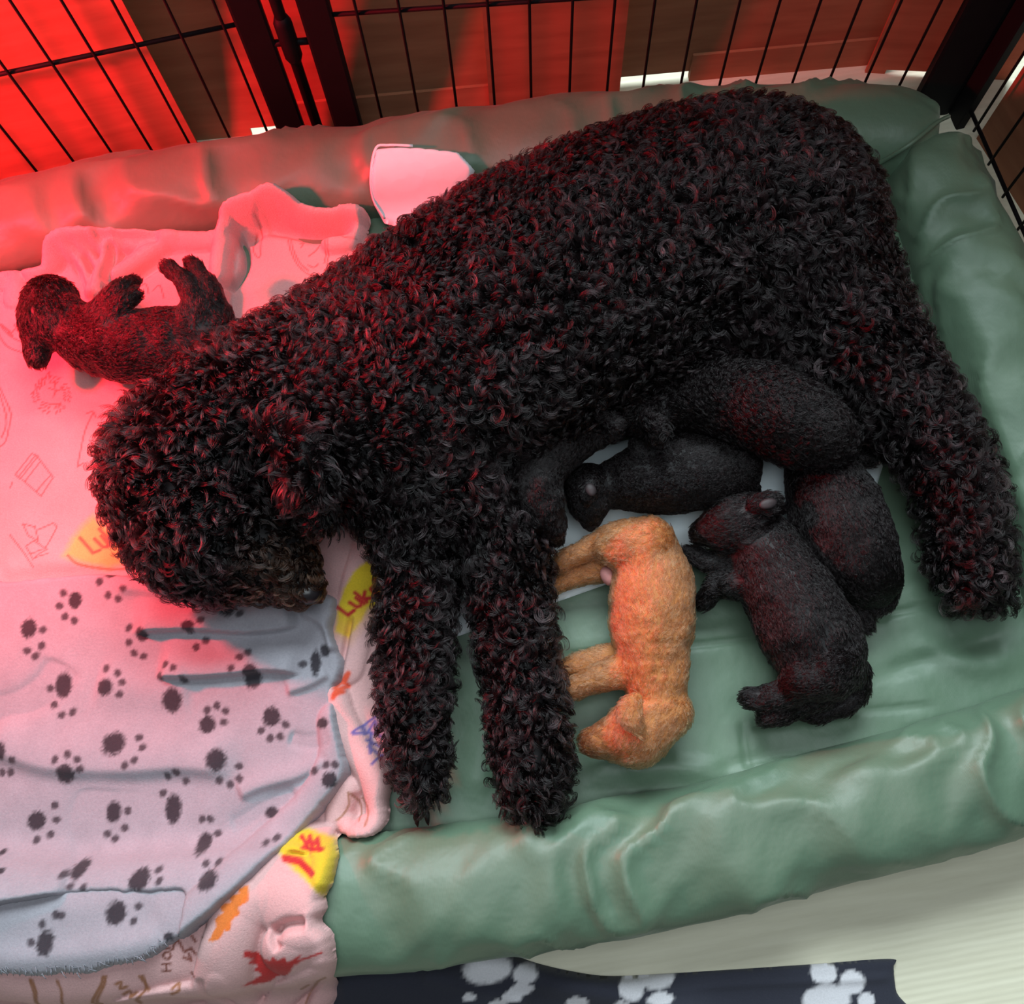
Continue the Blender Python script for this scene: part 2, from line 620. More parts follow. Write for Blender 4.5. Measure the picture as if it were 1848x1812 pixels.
def bolster(name, cen, hw, seed, label=None, taper=(1, 1), amp=1.0, calm=0.0):
    n = 260
    cen = smooth_line(cen, n)
    cen[:, 2] = 0.056
    T = np.gradient(cen, axis=0)
    seg = np.linalg.norm(T, axis=1)
    T /= seg[:, None]
    arc = np.cumsum(seg)
    side = np.stack([T[:, 1], -T[:, 0], np.zeros(n)], 1)
    m = 56
    th = np.linspace(0, 2 * np.pi, m, endpoint=False)
    A, TH = np.meshgrid(arc, th, indexing='ij')
    # superellipse, a stuffed tube
    ct, st_ = np.cos(TH), np.sin(TH)
    e = 0.86
    ex = np.sign(ct) * np.abs(ct) ** e * hw
    ez = np.sign(st_) * np.abs(st_) ** e * RH
    # puckers run round the tube from its seams, deepest near the seam, and fade over the crown
    w1 = noise2(A * 19 + 1.1 * st_ + 1.0 * noise2(A * 9, st_ * 2 + ct, seed + 5), TH * 0.75, seed)
    w2 = noise2(A * 34 + 2.0 * ct, TH * 0.9 + 3.3, seed + 1)
    sharp = -np.abs(w1) ** 0.75 * 0.018 + 0.007 + w2 * 0.0030
    big = noise2(A * 6, TH * 0.8, seed + 2) * 0.004
    top = np.clip(0.15 + st_, 0.0, 1.1)
    disp = (sharp * top + big * np.clip(0.5 + st_, 0, 1)) * amp
    if calm:
        disp = disp * np.clip((arc - arc[0] - calm) / 0.12, 0.08, 1)[:, None]
    end = np.ones(n)
    L = arc[-1] - arc[0]
    e0 = np.clip((arc - arc[0]) / 0.06, 0, 1)
    e1 = np.clip((arc[-1] - arc) / 0.06, 0, 1)
    if taper[0] < 1:
        end *= taper[0] + (1 - taper[0]) * np.sqrt(1 - (1 - e0) ** 2)
    if taper[1] < 1:
        end *= taper[1] + (1 - taper[1]) * np.sqrt(1 - (1 - e1) ** 2)
    rr = end[:, None] * (1 + disp / 0.06)
    P = cen[:, None, :] + side[:, None, :] * (ex * rr)[..., None] + np.array([0, 0, 1.0]) * (ez * rr)[..., None]
    P[..., 2] = np.maximum(P[..., 2], 0.002)
    V = P.reshape(-1, 3)
    i = np.arange(n - 1)[:, None]
    k = np.arange(m)[None, :]
    k2 = (k + 1) % m
    Fc = np.stack([i * m + k, i * m + k2, (i + 1) * m + k2, (i + 1) * m + k], -1).reshape(-1, 4)
    cap0 = tuple(range(m))
    return V, Fc, n, m


bed = empty('dog_bed')
tag(bed, 'olive green satin dog bed with padded bolsters, under the dogs', 'dog bed')
for nm, cen, hw, sd, tp, am in (('front_bolster', front_c, FW, 3, (1, 1), 1.0), ('right_bolster', right_c, RW_, 9, (0.55, 1), 1.05), ('back_bolster', back_c, BW, 21, (1, 0.6), 0.85), ('left_bolster', left_c, FW, 31, (1, 1), 0.1)):
    V, Fc, n, mm_ = bolster(nm, cen, hw, sd, taper=tp, amp=am, calm=0.14 if nm == 'front_bolster' else 0.0)
    # close the ends
    V = np.vstack([V, V[:mm_].mean(0), V[-mm_:].mean(0)])
    quads = [tuple(f) for f in Fc]
    ncen = len(V)
    for k in range(mm_):
        quads.append((ncen - 2, (k + 1) % mm_, k))
        quads.append((ncen - 1, (n - 1) * mm_ + k, (n - 1) * mm_ + (k + 1) % mm_))
    mesh_obj(nm, V, quads, M_SATIN, bed)
# corner seam piping
seamp = smooth_line(np.array([list(at(1578, 300, 0.075)), list(at(1640, 262, 0.110)), list(at(1690, 222, 0.104)), list(at(1712, 210, 0.088))]), 30)
m = MB()
m.tube(seamp, 0.0026, 8)
m.build('corner_piping', M_SATIN, bed)

# the flat cushion between the bolsters
gx = np.arange(-0.80, 0.78, 0.004)
gy = np.arange(-0.13, 0.80, 0.004)
GX, GY = np.meshgrid(gx, gy, indexing='ij')
loop = np.vstack([smooth_line(back_c, 40)[:, :2], smooth_line(right_c, 40)[:, :2], smooth_line(front_c, 40)[::-1, :2], smooth_line(left_c, 40)[::-1, :2]])


def cushion_z(X, Y):
    z = ZM + 0.0035 * fbm2(X * 7, Y * 7, 41) + 0.0012 * noise2(X * 26 + 2 * noise2(X * 8, Y * 8, 44), Y * 26, 42)
    for ln, dep in (([(1000, 1185), (1130, 1175), (1280, 1163), (1400, 1143)], 0.0035), ([(1570, 1118), (1640, 1100), (1720, 1085), (1860, 1072)], 0.004), ([(1340, 1300), (1342, 1340), (1352, 1392)], 0.003), ([(1340, 1310), (1440, 1300), (1560, 1282), (1700, 1275)], 0.003), ([(1600, 494), (1655, 497)], 0.005), ([(1600, 330), (1625, 420), (1650, 497), (1690, 640), (1760, 760)], 0.004)):
        P = pts(ln, ZM)[:, :2]
        d, s, t = line_dist(X, Y, P)
        fe = np.clip(np.minimum(t, 1 - t) / 0.08, 0, 1)
        z = z - fe * dep * np.exp(-(d / 0.0028) ** 2) + fe * 0.4 * dep * np.exp(-((d - 0.012) / 0.010) ** 2)
    # long soft folds below the orange puppy and by the front bolster
    for ln, h, w in (([(1000, 1420), (1180, 1385), (1330, 1392), (1500, 1350), (1650, 1330)], 0.007, 0.012), ([(1260, 1400), (1380, 1370), (1560, 1340)], -0.006, 0.008), ([(1640, 1150), (1750, 1200), (1850, 1190)], 0.006, 0.012), ([(1560, 1230), (1700, 1180), (1850, 1130)], -0.005, 0.010), ([(1180, 1420), (1120, 1370), (1060, 1400)], 0.004, 0.010), ([(860, 1200), (870, 1340), (850, 1480)], 0.004, 0.016)):
        d, s, t = line_dist(X, Y, smooth_line(pts(ln, ZM), 20)[:, :2])
        fe = np.clip(np.minimum(t, 1 - t) / 0.25, 0, 1)
        z = z + h * fe * np.exp(-(d / w) ** 2)
    return z


def grid_mesh(mask, GX, GY, GZ):
    """faces of the grid cells whose four corners are all in mask, with compact vertices"""
    n0, n1 = GX.shape
    idx = -np.ones(GX.shape, np.int64)
    cell = mask[:-1, :-1] & mask[1:, :-1] & mask[1:, 1:] & mask[:-1, 1:]
    used = np.zeros(GX.shape, bool)
    used[:-1, :-1] |= cell
    used[1:, :-1] |= cell
    used[1:, 1:] |= cell
    used[:-1, 1:] |= cell
    idx[used] = np.arange(used.sum())
    V = np.stack([GX[used], GY[used], GZ[used]], 1)
    Fc = np.stack([idx[:-1, :-1][cell], idx[1:, :-1][cell], idx[1:, 1:][cell], idx[:-1, 1:][cell]], 1)
    return V, Fc, used


sd, _, _ = poly_sd(GX, GY, loop)
V, Fc, _ = grid_mesh(sd < 0.0, GX, GY, cushion_z(GX, GY))
mesh_obj('cushion', V, Fc, M_SATIN, bed)

# what the blankets lie on: cushion and bolsters as a height map
SX = np.arange(-0.90, 0.80, 0.004)
SY = np.arange(-0.42, 0.92, 0.004)
SGX, SGY = np.meshgrid(SX, SY, indexing='ij')
sup = np.where(poly_sd(SGX, SGY, loop)[0] < 0, ZM, 0.0)
for cen, hw in ((front_c, FW), (right_c, RW_), (back_c, BW), (left_c, FW)):
    d, _, _ = line_dist(SGX, SGY, smooth_line(cen, 40)[:, :2])
    q = np.clip(1 - (d / (hw + 0.004)) ** 2, 0, 1)
    sup = np.maximum(sup, np.where(d < hw + 0.004, 0.056 + (RH + 0.002) * q ** 0.55, 0))


def sample(hm, X, Y):
    u = np.clip((X - SX[0]) / 0.004, 0, len(SX) - 1.001)
    v = np.clip((Y - SY[0]) / 0.004, 0, len(SY) - 1.001)
    i, j = u.astype(int), v.astype(int)
    a, b = u - i, v - j
    return hm[i, j] * (1 - a) * (1 - b) + hm[i + 1, j] * a * (1 - b) + hm[i, j + 1] * (1 - a) * b + hm[i + 1, j + 1] * a * b

# ------------------------------------------------------------------ animals
def surface_nets(D, org, h):
    S = D < 0
    c = np.zeros(tuple(n - 1 for n in D.shape), np.int8)
    for a in (0, 1):
        for b in (0, 1):
            for e in (0, 1):
                c += S[a:D.shape[0] - 1 + a, b:D.shape[1] - 1 + b, e:D.shape[2] - 1 + e]
    mask = (c > 0) & (c < 8)
    I, J, K = np.nonzero(mask)
    idx = -np.ones(mask.shape, np.int64)
    idx[mask] = np.arange(len(I))
    acc = np.zeros((len(I), 3))
    cnt = np.zeros(len(I))
    cor = [(a, b, e) for a in (0, 1) for b in (0, 1) for e in (0, 1)]
    for a in range(8):
        for b in range(a + 1, 8):
            A, B = np.array(cor[a]), np.array(cor[b])
            if np.abs(A - B).sum() != 1:
                continue
            va = D[I + A[0], J + A[1], K + A[2]]
            vb = D[I + B[0], J + B[1], K + B[2]]
            x = (va < 0) != (vb < 0)
            t = np.where(x, va / np.where(x, va - vb, 1), 0)
            acc += np.where(x[:, None], A + (B - A) * t[:, None], 0)
            cnt += x
    V = np.array(org) + h * (np.stack([I, J, K], 1) + acc / cnt[:, None])
    quads = []
    for ax_ in range(3):
        b, e = [(1, 2), (2, 0), (0, 1)][ax_]
        s0 = [slice(None)] * 3
        s1 = [slice(None)] * 3
        s0[ax_] = slice(0, -1)
        s1[ax_] = slice(1, None)
        x = S[tuple(s0)] != S[tuple(s1)]
        P = np.array(np.nonzero(x)).T
        ok = (P[:, b] > 0) & (P[:, e] > 0) & (P[:, b] < D.shape[b] - 1) & (P[:, e] < D.shape[e] - 1)
        P = P[ok]
        db = np.zeros(3, int)
        db[b] = 1
        de = np.zeros(3, int)
        de[e] = 1
        q = np.stack([idx[tuple((P - db - de).T)], idx[tuple((P - de).T)], idx[tuple(P.T)], idx[tuple((P - db).T)]], 1)
        flip = ~S[tuple(P.T)]
        q[flip] = q[flip][:, ::-1]
        quads.append(q)
    return V, np.vstack(quads)


class Body:
    """a smooth union of tapered limbs; every limb is a chain of (px, py, z, radius in photo pixels)"""

    def __init__(self, shrink=0.0):
        self.seg = []
        self.limbs = []
        self.shrink = shrink

    def limb(self, chain, k=0.02, squash=1.0, sub=6, shrink=None):
        sh = self.shrink if shrink is None else shrink
        Q = np.array([list(at(x, y, z)) + [max(r * mpp(x, y, z) - sh, 0.003)] for x, y, z, r in chain])
        if len(Q) > 2:
            Q = smooth_line(Q, (len(Q) - 1) * 3 + 1)
        elif len(Q) == 1:
            Q = np.vstack([Q, Q + [1e-4, 0, 0, 0]])
        if isinstance(squash, (int, float)):
            self.limbs.append(([(Q[i], Q[i + 1]) for i in range(len(Q) - 1)], k, squash))
        for i in range(len(Q) - 1):
            self.seg.append((Q[i], Q[i + 1], k, squash))
        return Q

    def mesh(self, h, floor_z=None, wrinkle=0.0, wscale=60, seed=0):
        lo = np.min([np.minimum(a[:3] - a[3], b[:3] - b[3]) for a, b, k, s in self.seg], 0) - 4 * h
        hi = np.max([np.maximum(a[:3] + a[3], b[:3] + b[3]) for a, b, k, s in self.seg], 0) + 4 * h
        n = np.ceil((hi - lo) / h).astype(int) + 1
        D = np.full(n, 0.05)
        axs = [lo[i] + h * np.arange(n[i]) for i in range(3)]
        for segs, k, sq in self.limbs:
            al = np.array([[*q] for ab in segs for q in ab])
            mg = al[:, 3].max() + k * 1.5 + 3 * h
            l = np.maximum(((al[:, :3].min(0) - mg - lo) / h).astype(int), 0)
            u = np.minimum(((al[:, :3].max(0) + mg - lo) / h).astype(int) + 2, n)
            X, Y, Z = np.meshgrid(*[axs[i][l[i]:u[i]] for i in range(3)], indexing='ij')
            d = np.full(X.shape, 1.0)
            for a, b in segs:
                ba = (b[:3] - a[:3]) * [1, 1, 1 / sq]
                px_, py_, pz_ = X - a[0], Y - a[1], (Z - a[2]) / sq
                t = np.clip((px_ * ba[0] + py_ * ba[1] + pz_ * ba[2]) / (ba.dot(ba) + 1e-12), 0, 1)
                d = np.minimum(d, np.sqrt((px_ - t * ba[0]) ** 2 + (py_ - t * ba[1]) ** 2 + (pz_ - t * ba[2]) ** 2) - (a[3] + t * (b[3] - a[3])))
            sl = tuple(slice(l[i], u[i]) for i in range(3))
            o = D[sl]
            hh = np.clip(0.5 + 0.5 * (o - d) / k, 0, 1)
            D[sl] = o * (1 - hh) + d * hh - k * hh * (1 - hh)
        if wrinkle:
            near = np.abs(D) < 0.012
            P = np.array(np.nonzero(near)).T * h + lo
            D[near] += wrinkle * noise3(P * wscale, seed)
        if floor_z is not None:
            Z = axs[2][None, None, :]
            D = np.maximum(D, floor_z - Z)
        D[0] = D[-1] = 0.05
        D[:, 0] = D[:, -1] = 0.05
        D[:, :, 0] = D[:, :, -1] = 0.05
        return surface_nets(D, lo, h)

    def flow(self, P):
        """direction of the nearest limb at points P"""
        best = np.full(len(P), 1e9)
        out = np.zeros((len(P), 3))
        for a, b, k, sq in self.seg:
            ba = b[:3] - a[:3]
            L = np.linalg.norm(ba)
            if L < 5e-4:
                continue
            t = np.clip(((P - a[:3]) @ ba) / (L * L), 0, 1)
            d = np.linalg.norm(P - a[:3] - t[:, None] * ba, axis=1) - (a[3] + t * (b[3] - a[3]))
            m = d < best
            best[m] = d[m]
            out[m] = ba / L
        return out


def vertex_normals(V, Q):
    n = np.cross(V[Q[:, 2]] - V[Q[:, 0]], V[Q[:, 3]] - V[Q[:, 1]])
    N = np.zeros_like(V)
    for c in range(4):
        for ax_ in range(3):
            N[:, ax_] += np.bincount(Q[:, c], n[:, ax_], len(V))
    return N / (np.linalg.norm(N, axis=1)[:, None] + 1e-12)


def scatter(V, Q, N, count, rng):
    T = np.vstack([Q[:, [0, 1, 2]], Q[:, [0, 2, 3]]])
    A = 0.5 * np.linalg.norm(np.cross(V[T[:, 1]] - V[T[:, 0]], V[T[:, 2]] - V[T[:, 0]]), axis=1)
    f = rng.choice(len(T), count, p=A / A.sum())
    u = np.sqrt(rng.random(count))
    v = rng.random(count)
    w = np.stack([1 - u, u * (1 - v), u * v], 1)
    P = (V[T[f]] * w[..., None]).sum(1)
    n = (N[T[f]] * w[..., None]).sum(1)
    return P, n / (np.linalg.norm(n, axis=1)[:, None] + 1e-9)


def hair_object(name, paths, radii, tints, mat, parent):
    """paths (n, k, 3), radii (k,), tints (n, 3)"""
    n, k, _ = paths.shape
    hc = bpy.data.hair_curves.new(name)
    hc.add_curves([k] * n)
    hc.attributes['position'].data.foreach_set('vector', paths.astype(np.float32).ravel())
    ra = hc.attributes.new('radius', 'FLOAT', 'POINT')
    ra.data.foreach_set('value', np.tile(radii.astype(np.float32), n))
    ta = hc.attributes.new('fur_tint', 'FLOAT_COLOR', 'CURVE')
    c4 = np.ones((n, 4), np.float32)
    c4[:, :3] = tints
    ta.data.foreach_set('color', c4.ravel())
    hc.materials.append(mat)
    o = bpy.data.objects.new(name, hc)
    C.objects.link(o)
    o.parent = parent
    o['kind'] = 'stuff'
    return o


def coat(name, body, V, Q, locks, strands, k, length, lift, lean, curl_r, turns, clump, rad, tint, mat, parent, rng, spread=0.7, tint_var=0.25, zmin=-0.35, mask=None, down=0.0, lenf=None, swirl=0.0, turnf=None, bright=0.0):
    N = vertex_normals(V, Q)
    P, n = scatter(V, Q, N, locks, rng)
    keep = n[:, 2] > zmin
    if mask is not None:
        keep &= mask(P)
    P, n = P[keep], n[keep]
    L = len(P)
    fl_ = body.flow(P)
    t = fl_ - (fl_ * n).sum(1)[:, None] * n
    t /= np.linalg.norm(t, axis=1)[:, None] + 1e-9
    b = np.cross(n, t)
    an = rng.normal(0, spread, L) + swirl * noise3(P * 22, 77)
    t, b = t * np.cos(an)[:, None] + b * np.sin(an)[:, None], b * np.cos(an)[:, None] - t * np.sin(an)[:, None]
    ln = length * (0.7 + 0.6 * rng.random(L))
    if lenf is not None:
        ln = ln * lenf(P)
    tn = turns * (0.6 + 0.8 * rng.random(L)) * rng.choice([-1, 1], L)
    if turnf is not None:
        tn = tn * turnf(P)
    ph0 = rng.random(L) * 6.283
    cr = curl_r * (0.65 + 0.7 * rng.random(L))
    # strands inside a lock
    M = L * strands
    rep = np.repeat(np.arange(L), strands)
    r0 = np.sqrt(rng.random(M)) * clump
    a0 = rng.random(M) * 6.283
    o1, o2 = r0 * np.cos(a0), r0 * np.sin(a0)
    s = np.linspace(0, 1, k)[None, :]
    lj = (ln[rep] * (0.8 + 0.3 * rng.random(M)))[:, None]
    phj = (ph0[rep] + rng.normal(0, 0.25, M))[:, None]
    ang = phj + 6.283 * tn[rep][:, None] * s
    env = np.clip(s / 0.35, 0, 1) ** 0.8
    R_ = cr[rep][:, None] * env
    cu, cv = R_ * np.cos(ang), R_ * np.sin(ang)
    pin = (1 - 0.85 * s)
    # curl ring lies across an axis tilted between the normal and the flow
    T_ = t[rep][:, None, :]
    B_ = b[rep][:, None, :]
    N_ = n[rep][:, None, :]
    along = (lj * lean * s)[..., None]
    upw = (lj * lift * np.sin(np.minimum(s * 1.25, 1) * 1.5708))[..., None]
    path = P[rep][:, None, :] + T_ * along + N_ * upw
    path = path + (T_ * 0.55 + N_ * 0.45) * cu[..., None] + B_ * cv[..., None]
    path = path + (T_ * o1[:, None, None] + B_ * o2[:, None, None]) * pin[..., None]
    path[..., 2] -= down * (s ** 2)
    tv = 1 + tint_var * (rng.random((L, 1))[rep] * 2 - 1) + bright * (rng.random((L, 1))[rep] ** 8)  # bright: a few locks tinted paler, highlight contrast put into the colour
    tints = (tint(P)[rep] if callable(tint) else np.tile(np.array(tint), (M, 1))) * tv
    radii = rad * np.array([1.0 - 0.65 * (i / (k - 1)) ** 2 for i in range(k)])
    return hair_object(name, path, radii, np.clip(tints, 0, 1), mat, parent)


# ---- the mother dog
FUR = 0.016
mom = empty('dog')
tag(mom, 'large curly black dog lying on its side across the green bed', 'dog')
B = Body(FUR)
B.limb([(690, 700, 0.135, 232), (880, 610, 0.145, 268), (1040, 530, 0.145, 272), (1190, 460, 0.145, 262), (1345, 402, 0.145, 240), (1382, 408, 0.140, 216)], k=0.03, squash=0.74)
B.limb([(1330, 520, 0.12, 190), (1420, 560, 0.11, 160)], k=0.04, squash=0.8)
B.limb([(760, 830, 0.12, 165), (820, 860, 0.12, 140)], k=0.04, squash=0.8)
# hind legs, lying one on the other
B.limb([(1440, 480, 0.13, 175), (1530, 620, 0.13, 138), (1642, 735, 0.125, 102), (1712, 850, 0.115, 90), (1740, 950, 0.105, 86), (1752, 1040, 0.095, 74)], k=0.025, squash=0.85)
B.limb([(1722, 1000, 0.085, 62), (1722, 1062, 0.082, 46)], k=0.012)
B.limb([(1775, 1010, 0.095, 62), (1792, 1066, 0.09, 50)], k=0.012)
# front legs
B.limb([(840, 850, 0.12, 120), (905, 980, 0.11, 95), (925, 1120, 0.105, 80), (940, 1230, 0.102, 79), (957, 1340, 0.10, 81), (962, 1420, 0.095, 75), (965, 1468, 0.085, 50)], k=0.02, squash=0.9)
B.limb([(735, 890, 0.12, 118), (755, 1010, 0.11, 84), (748, 1130, 0.105, 77), (748, 1250, 0.10, 75), (756, 1360, 0.098, 68), (762, 1430, 0.09, 52)], k=0.02, squash=0.9)
# neck and head
B.limb([(700, 690, 0.14, 200), (540, 720, 0.145, 176), (420, 770, 0.15, 160), (330, 842, 0.155, 156), (372, 945, 0.15, 146)], k=0.03, squash=0.82)
B.limb([(360, 930, 0.15, 140), (430, 985, 0.14, 108)], k=0.025, squash=0.85)
B.limb([(420, 960, 0.135, 104), (490, 1005, 0.13, 84), (540, 1050, 0.122, 54)], k=0.014, shrink=0.007)
B.limb([(400, 1030, 0.105, 62), (470, 1060, 0.10, 44), (528, 1070, 0.10, 36)], k=0.012)
# hanging ear
B.limb([(455, 770, 0.225, 40), (520, 800, 0.225, 58), (562, 870, 0.205, 62), (575, 930, 0.175, 52), (568, 965, 0.15, 36)], k=0.006, squash=0.45)
Vm, Qm = B.mesh(0.006, floor_z=0.054)
mesh_obj('body', Vm, Qm, M_BLACKSKIN, mom)
BLACK = (0.0062, 0.0037, 0.0042)


def head_zone(P):
    c = at(430, 850, 0.15)
    return np.linalg.norm((P - c)[:, :2], axis=1) < 0.10


rg = np.random.default_rng(3)
MUZ = at(520, 1035, 0.13)
EAR = at(550, 880, 0.2)


def mom_len(P):
    d = np.linalg.norm((P - MUZ), axis=1)
    f = 0.30 + 0.70 * np.clip((d - 0.035) / 0.05, 0, 1)
    return f * (0.85 + 0.3 * (noise3(P * 18, 31) * 0.5 + 0.5)) * np.where(head_zone(P), 1.4, 1.0)


def mom_turns(P):
    return np.where(head_zone(P), 0.40, 1.0)


def mom_tint(P):
    w = np.clip(1.3 - np.linalg.norm(P - MUZ, axis=1) / 0.06, 0, 1)[:, None]
    return np.array(BLACK) * (1 - w) + np.array((0.026, 0.011, 0.006)) * w


coat('curly_coat', B, Vm, Qm, 23000, 12, 10, 0.030, 0.45, 0.40, 0.0058, 1.15, 0.0044, 0.00030, mom_tint, M_HAIR, mom, rg, spread=0.9, tint_var=0.5, lenf=mom_len, swirl=2.6, turnf=mom_turns, bright=9.0)
coat('under_coat', B, Vm, Qm, 26000, 3, 4, 0.016, 0.65, 0.3, 0.002, 0.4, 0.004, 0.0005, (0.006, 0.0055, 0.006), M_HAIR, mom, rg, spread=1.5, tint_var=0.3, lenf=mom_len)
m = MB()
m.ball(at(553, 1070, 0.130), (0.0150, 0.0125, 0.012), 16, 10)
m.ball(at(566, 1070, 0.126), (0.010, 0.010, 0.010), 12, 8)
nose = m.build('nose', M_NOSE, mom)
for cx, cy, z in ((952, 1492, 0.072), (966, 1496, 0.074), (981, 1486, 0.072), (752, 1478, 0.07), (771, 1475, 0.07)):
    m = MB()
    p = at(cx, cy, z)
    q = at(cx + 2, cy + 14, z - 0.012)
    m.tube([p + (p - q) * 0.6, p, (p + q) / 2 + [0, 0, 0.002], q], [0.003, 0.003, 0.0022, 0.0006], 8)
    m.build('claw', M_DARKCLAW, mom)


# ---- the puppies
def puppy(label, build, dark, seed, hair=0.0090, wave=0.0008, extra=None, zfloor=0.052, locks=9500, strands=5, lean=0.92, lift=0.11, turns=1.2):
    root = empty('puppy')
    tag(root, label, 'puppy', 'litter of puppies')
    b_ = Body(0.0012)
    build(b_)
    V, Q = b_.mesh(0.0027, floor_z=zfloor, wrinkle=0.0017, wscale=62, seed=seed)
    mesh_obj('body', V, Q, M_BLACKSKIN if dark else M_ORANGESKIN, root)
    r_ = np.random.default_rng(seed)
    tint = BLACK if dark is True else dark
    if not dark:
        tint = extra['tint']
    coat('short_coat', b_, V, Q, locks, strands, 6, hair, lift, lean, wave, turns, 0.0034, 0.00026, tint, M_PHAIR, root, r_, spread=0.22, tint_var=0.4, zmin=-0.5, swirl=0.5, bright=1.5)
    return root


def small(name, mat, parent, c, r, rot=None):
    m = MB()
    m.ball(c, r, 14, 10, rot)
    return m.build(name, mat, parent)


def rotz(deg):
    a = math.radians(deg)
    return np.array([[math.cos(a), -math.sin(a), 0], [math.sin(a), math.cos(a), 0], [0, 0, 1]])


def pup_apricot(b):
    b.limb([(1185, 1262, 0.095, 55), (1180, 1200, 0.098, 64), (1176, 1120, 0.098, 78), (1178, 1060, 0.098, 76), (1168, 1005, 0.096, 62)], k=0.008)
    b.limb([(1200, 1285, 0.098, 50), (1150, 1322, 0.100, 62)], k=0.004)
    b.limb([(1125, 1330, 0.098, 48), (1088, 1338, 0.094, 34), (1072, 1340, 0.090, 28)], k=0.006)
    # ear flap
    b.limb([(1148, 1262, 0.140, 14), (1136, 1285, 0.144, 24), (1150, 1314, 0.140, 16)], k=0.002, squash=0.5)
    # front legs
    b.limb([(1130, 1210, 0.096, 36), (1080, 1226, 0.092, 27), (1040, 1240, 0.086, 22), (1024, 1250, 0.080, 18)], k=0.006)
    b.limb([(1115, 1186, 0.078, 28), (1060, 1194, 0.076, 21), (1018, 1206, 0.074, 17)], k=0.004)
    # hind legs
    b.limb([(1170, 985, 0.110, 52), (1120, 985, 0.110, 44), (1075, 986, 0.104, 26), (1034, 1004, 0.098, 20), (1016, 1016, 0.092, 18)], k=0.006)
    b.limb([(1125, 1020, 0.082, 34), (1070, 1030, 0.080, 25), (1030, 1042, 0.078, 21), (1008, 1056, 0.076, 16)], k=0.004)
    # tail tucked by the rump
    b.limb([(1190, 965, 0.09, 22), (1160, 950, 0.085, 14), (1130, 950, 0.08, 10)], k=0.006)


def apricot_tint(P):
    c = np.tile(np.array([0.38, 0.165, 0.075]), (len(P), 1))
    mz = at(1078, 1342, 0.088)
    d = np.linalg.norm(P - mz, axis=1)
    w = np.clip(1.25 - d / 0.034, 0, 1)[:, None]
    return c * (1 - w) + np.array([0.20, 0.060, 0.030]) * w


ap = puppy('apricot orange puppy asleep on its side between front leg and black puppies', pup_apricot, False, 51, extra={'tint': apricot_tint}, hair=0.0095, wave=0.0010)
small('nose', M_BROWNNOSE, ap, at(1058, 1336, 0.088), (0.0062, 0.0075, 0.0065))
small('belly_skin', M_PINKSKIN, ap, at(1097, 1040, 0.096), (0.0075, 0.011, 0.009), rotz(20))
for cx, cy, z in ((1000, 1212, 0.069), (1006, 1195, 0.069)):
    small('paw_pad', M_NOSE, ap, at(cx, cy, z), (0.0045, 0.004, 0.004))


def pup_centre(b):
    b.limb([(1350, 945, 0.108, 58), (1325, 945, 0.106, 56)], k=0.004)
    b.limb([(1385, 985, 0.10, 58), (1400, 1030, 0.10, 74), (1432, 1090, 0.102, 84), (1465, 1150, 0.10, 88), (1500, 1198, 0.096, 62)], k=0.012)
    b.limb([(1315, 947, 0.104, 46), (1285, 955, 0.100, 33), (1268, 961, 0.096, 25)], k=0.006)
    b.limb([(1362, 912, 0.142, 18), (1388, 908, 0.142, 22), (1408, 920, 0.130, 13)], k=0.002, squash=0.6)
    b.limb([(1360, 1020, 0.094, 40), (1310, 1022, 0.086, 26), (1270, 1012, 0.08, 20), (1244, 1000, 0.074, 17)], k=0.008)
    b.limb([(1385, 1050, 0.105, 40), (1335, 1055, 0.10, 28), (1298, 1058, 0.088, 24), (1272, 1082, 0.076, 20)], k=0.008)
    b.limb([(1492, 1205, 0.115, 60), (1455, 1222, 0.11, 44), (1425, 1246, 0.098, 31), (1384, 1260, 0.090, 26), (1360, 1260, 0.088, 23)], k=0.006)
    b.limb([(1480, 1245, 0.085, 36), (1440, 1270, 0.08, 26), (1408, 1286, 0.082, 25), (1388, 1291, 0.080, 22)], k=0.004)
    b.limb([(1540, 1215, 0.085, 30), (1548, 1250, 0.08, 22), (1510, 1282, 0.074, 18), (1465, 1293, 0.070, 14), (1442, 1288, 0.069, 11)], k=0.008)


cp = puppy('black puppy lying beside the apricot puppy, head up towards the mother', pup_centre, True, 52)
small('ear_lining', M_EAR, cp, at(1386, 909, 0.1512), (0.0095, 0.0056, 0.0026), rotz(10))
small('nose', M_NOSE, cp, at(1254, 964, 0.092), (0.005, 0.006, 0.0055))
small('belly_skin', M_PINKSKIN, cp, at(1416, 1198, 0.085), (0.010, 0.0045, 0.006), rotz(-25))
for cx, cy, z in ((1290, 1074, 0.080), (1282, 1082, 0.078), (1240, 992, 0.076)):
    small('claw', M_CLAW, cp, at(cx, cy, z), (0.0016, 0.002, 0.0016))


def pup_right(b):
    b.limb([(1455, 815, 0.085, 45), (1480, 850, 0.095, 62), (1500, 900, 0.098, 80), (1525, 960, 0.098, 86), (1552, 1015, 0.094, 72), (1570, 1040, 0.088, 55)], k=0.012)
    b.limb([(1590, 1020, 0.085, 30), (1606, 1060, 0.075, 20), (1596, 1090, 0.068, 16), (1572, 1108, 0.066, 12)], k=0.008)
    b.limb([(1530, 1040, 0.08, 40), (1548, 1090, 0.074, 22), (1562, 1125, 0.07, 16)], k=0.008)
    b.limb([(1470, 1000, 0.08, 36), (1500, 1050, 0.074, 26)], k=0.008)


rp_ = puppy('black puppy at the right of the litter, nearest the hind legs', pup_right, True, 53)


